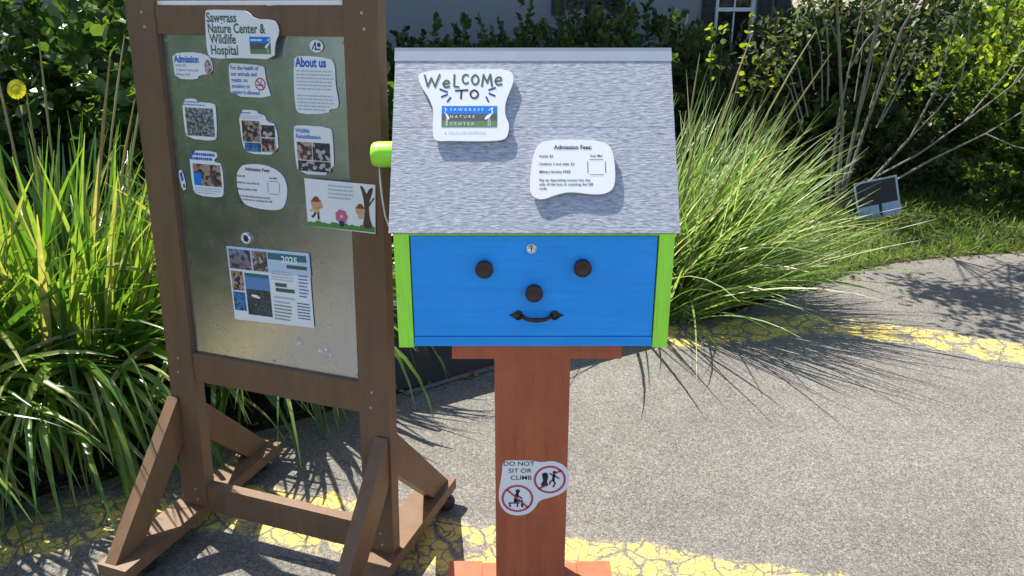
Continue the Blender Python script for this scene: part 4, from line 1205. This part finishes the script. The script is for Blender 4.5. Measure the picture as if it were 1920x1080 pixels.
def welcome():
    pts = [(-.279, .388), (-.274, .399), (-.262, .405), (-.235, .408), (-.2, .41), (-.168, .41), (-.13, .411), (-.1, .412), (-.07, .411), (-.053, .405), (-.047, .39), (-.05, .37), (-.06, .345), (-.068, .32), (-.068, .29), (-.058, .268), (-.06, .245), (-.066, .231), (-.08, .226), (-.11, .224), (-.153, .224), (-.2, .225), (-.228, .224), (-.238, .232), (-.24, .261), (-.238, .303), (-.25, .335), (-.266, .36)]
    r, f = sheet('welcome_sign', 'white wavy cut out sign reading Welcome to above a landscape emblem', 'sign', pts, RF, .004, 1, PAPER, .0085, 'signs standing off the shingle roof')
    # hand lettered WeLCOMe
    G = {'W': [[(0, 1), (.22, 0), (.45, .75), (.7, 0), (1, 1.05)]],
         'e': [[(.05, .38), (.75, .46), (.68, .72), (.4, .82), (.1, .62), (.05, .3), (.3, .02), (.75, .12)]],
         'L': [[(.1, 1), (.08, .05), (.75, .0)]],
         'C': [[(.8, .85), (.5, 1), (.15, .8), (.05, .45), (.25, .08), (.6, .02), (.82, .15)]],
         'O': [[(.45, 1), (.12, .8), (.05, .4), (.3, .03), (.65, .05), (.88, .4), (.8, .8), (.45, 1)]],
         'M': [[(0, 0), (.15, .95), (.48, .3), (.8, .98), (.95, 0)]],
         'T': [[(0, .92), (1, 1)], [(.5, .95), (.45, 0)]]}
    bm = bmesh.new(); bmT = bmesh.new()
    x = -.262; base = .366
    for i_, (ch, wd, h, dy) in enumerate((('W', .044, .03, -.001), ('e', .026, .024, -.004), ('L', .02, .032, -.002), ('C', .022, .026, .006), ('O', .026, .026, .004), ('M', .031, .032, .0), ('e', .027, .028, .002))):
        for st in G[ch]:
            P = [f(x + p[0] * wd * .82, base + dy + p[1] * h) for p in st]
            if ch in 'eCO': P = smooth_open(P)
            stroke(bm, P, .0046, .0006)
        x += wd
    ink('green_lettering', bm, GREENINK, r)
    x = -.187
    for ch, wd, h in (('T', .034, .022), ('O', .028, .022)):
        for st in G[ch]:
            P = [f(x + p[0] * wd * .85, .334 + p[1] * h) for p in st]
            if ch == 'O': P = smooth_open(P)
            stroke(bmT, P, .0042, .0006)
        x += wd
    ink('black_lettering', bmT, INK, r)
    for a, b in (((-.224, .358), (-.207, .351)), ((-.22, .338), (-.207, .344)), ((-.206, .326), (-.199, .336)), ((-.108, .326), (-.113, .337)), ((-.093, .341), (-.106, .347)), ((-.092, .362), (-.107, .356))):
        bm = bmesh.new(); stroke(bm, [f(*a), f(*b)], .0042, .0006); ink('blue_dash', bm, NAVYINK, r)
    a, b = f(-.219, .26), f(-.087, .314)
    logo(r, a[0], b[0], a[1], b[1])
    text('& WILDLIFE HOSPITAL', *f(-.212, .242), .0092, m_plain('pale_green_ink', (.35, .55, .5), .5), r, .0006, 0, 1.05, space=1.05)
def smooth_open(P, it=2):
    for _ in range(it):
        q = [P[0]]
        for a, b in zip(P, P[1:]): q += [(a[0] * .75 + b[0] * .25, a[1] * .75 + b[1] * .25), (a[0] * .25 + b[0] * .75, a[1] * .25 + b[1] * .75)]
        q.append(P[-1]); P = q
    return P
welcome()
r, f = sheet('fees_sign', 'white rounded sign headed Admission Fees on the right of the roof', 'sign', [(.004, .205), (.016, .221), (.04, .227), (.113, .228), (.163, .224), (.183, .208), (.19, .166), (.189, .113), (.172, .093), (.135, .09), (.085, .098), (.05, .09), (.017, .076), (-.007, .087), (-.011, .113), (-.006, .17)], RF, .004, 2, PAPER, .0085, 'signs standing off the shingle roof')
a = f(.012, .215); b = f(.172, .1)
fees(r, a[0], b[0], a[1], b[1])
for nm, u, w_ in (('standoff', -.16, .31), ('standoff', .09, .16)):
    bm = bmesh.new(); lathe(bm, [(0, 0), (.009, 0), (.009, .0043), (0, .0043)], 14, Matrix.Translation((u, w_, 0)))
    o = from_bm('standoff', bm, STEEL, None)
    # spacer belongs to the sign it carries
    par = [q for q in bpy.data.objects if q.name in (('welcome_sign',) if u < 0 else ('fees_sign',))][0]
    bpy.context.view_layer.update()
    o.parent = par
    o.matrix_parent_inverse = Matrix()
    o.matrix_basis = par.matrix_world.inverted() @ (Matrix.Translation(RF[0]) @ Matrix((RX, RY, RN)).transposed().to_4x4() @ Matrix.Scale(K, 4))

# no-climbing sign on the post
PF = (near((0, YR - .2215, 0)), Vector((1, 0, 0)), Vector((0, 0, 1)), K)
def noclimb():
    pts = [(-.024, .426), (-.012, .43), (.02, .429), (.053, .429), (.075, .423), (.105, .428), (.13, .42), (.147, .402), (.153, .373), (.148, .344), (.13, .325), (.1, .314), (.073, .306), (.064, .285), (.046, .264), (.017, .256), (-.014, .264), (-.032, .29), (-.036, .32), (-.033, .35), (-.027, .385)]
    r, f = sheet('no_climbing_sign', 'white sticker reading Do not sit or climb with two red prohibition symbols', 'sign', pts, PF, .001, 1, PAPER, .0015)
    for i, s in enumerate(('DO NOT', 'SIT OR', 'CLIMB')): text(s, *f(.018 + .003 * i, .4135 - .0215 * i), .0185, INK, r, .0006, .006, 1.1, 'CENTER')
    c1, c2 = f(.0145, .312), f(.1, .371)
    bm = bmesh.new()
    for c, k in ((c1, 1), (c2, 1)): ring(bm, *c, .037, .0425, .0012)
    stroke(bm, [(c1[0] - .027, c1[1] + .027), (c1[0] + .027, c1[1] - .027)], .005, .0012)
    stroke(bm, [(c2[0] - .027, c2[1] - .027), (c2[0] - .01, c2[1] - .018)], .005, .0012); stroke(bm, [(c2[0] + .015, c2[1] + .02), (c2[0] + .027, c2[1] + .027)], .005, .0012)
    ink('prohibition_rings', bm, REDINK, r)
    bm = bmesh.new(); q = lambda a, b: (c1[0] + a, c1[1] + b)
    disc(bm, *q(.001, .023), .006, .0008); stroke(bm, [q(-.001, .014), q(-.006, -.008)], .009, .0008); stroke(bm, [q(-.004, -.008), q(.012, -.008), q(.013, -.025)], .006, .0008); stroke(bm, [q(0, .01), q(.012, .0)], .004, .0008)
    rect(bm, q(-.024, 0)[0], q(.006, 0)[0], q(0, -.016)[1], q(0, -.0125)[1], .0009)
    rect(bm, q(-.022, 0)[0], q(-.018, 0)[0], q(0, -.027)[1], q(0, -.016)[1], .0009); rect(bm, q(-.002, 0)[0], q(.002, 0)[0], q(0, -.027)[1], q(0, -.016)[1], .0009)
    ink('sitting_figure', bm, INK, r)
    bm = bmesh.new(); q = lambda a, b: (c2[0] + a, c2[1] + b)
    flat(bm, chaikin([q(-.021, .02), q(-.006, .022), q(-.004, .006), q(-.008, -.006), q(-.002, -.02), q(-.02, -.023), q(-.024, -.014), q(-.017, -.004), q(-.02, .008)], 1), .0008)
    ink('post_figure', bm, INK, r)
    bm = bmesh.new()
    disc(bm, *q(.012, .022), .0048, .0008); stroke(bm, [q(.011, .014), q(.009, -.002)], .007, .0008); stroke(bm, [q(.01, .012), q(0, .019)], .0035, .0008); stroke(bm, [q(.012, .012), q(.024, .004)], .0035, .0008)
    stroke(bm, [q(.008, -.002), q(.001, -.006), q(.0, -.014)], .004, .0008); stroke(bm, [q(.01, -.002), q(.014, -.012), q(.01, -.022)], .0045, .0008)
    ink('climbing_figure', bm, INK, r)
noclimb()

# ------------------------------------------------------------------ leaning yard sign on the verge
SIGNW = m_plain('grey_sign_board', (.42, .44, .48), .5, .1, .3)
def yard_sign():
    root = empty('yard_sign', (2.80, 5.72, 0), (R(-12), R(-11), R(4)))
    tag(root, 'small leaning yard sign with white border and dark picture on the verge', 'sign')
    W, H, z0 = .165, .29, .045
    bm = bmesh.new(); box(bm, -W, W, -.003, .003, z0, z0 + H); from_bm('sign_panel', bm, SIGNW, root, bevel=.001)
    bm = bmesh.new(); box(bm, -W + .012, W - .016, -.0045, -.0032, z0 + .1, z0 + H - .012)
    from_bm('picture', bm, m_plain('print_night', (.014, .018, .02), .5, .5, .3, 0, 14), root)
    bm = bmesh.new(); box(bm, -W + .012, W - .016, -.0045, -.0032, z0 + .012, z0 + .096); from_bm('text_band', bm, m_plain('print_pale', (.3, .38, .52), .5, .3, .3, 0, 40), root)
    bm = bmesh.new(); box(bm, .0, .022, -.006, -.0047, z0 + .012, z0 + .1); from_bm('dark_figure', bm, INK, root)
    for s in (-1, 1):
        bm = bmesh.new(); tube(bm, [(s * .09, .005, -.05), (s * .09, .005, z0 + .12)], .003, 6); from_bm('stake', bm, STEEL, root)
yard_sign()
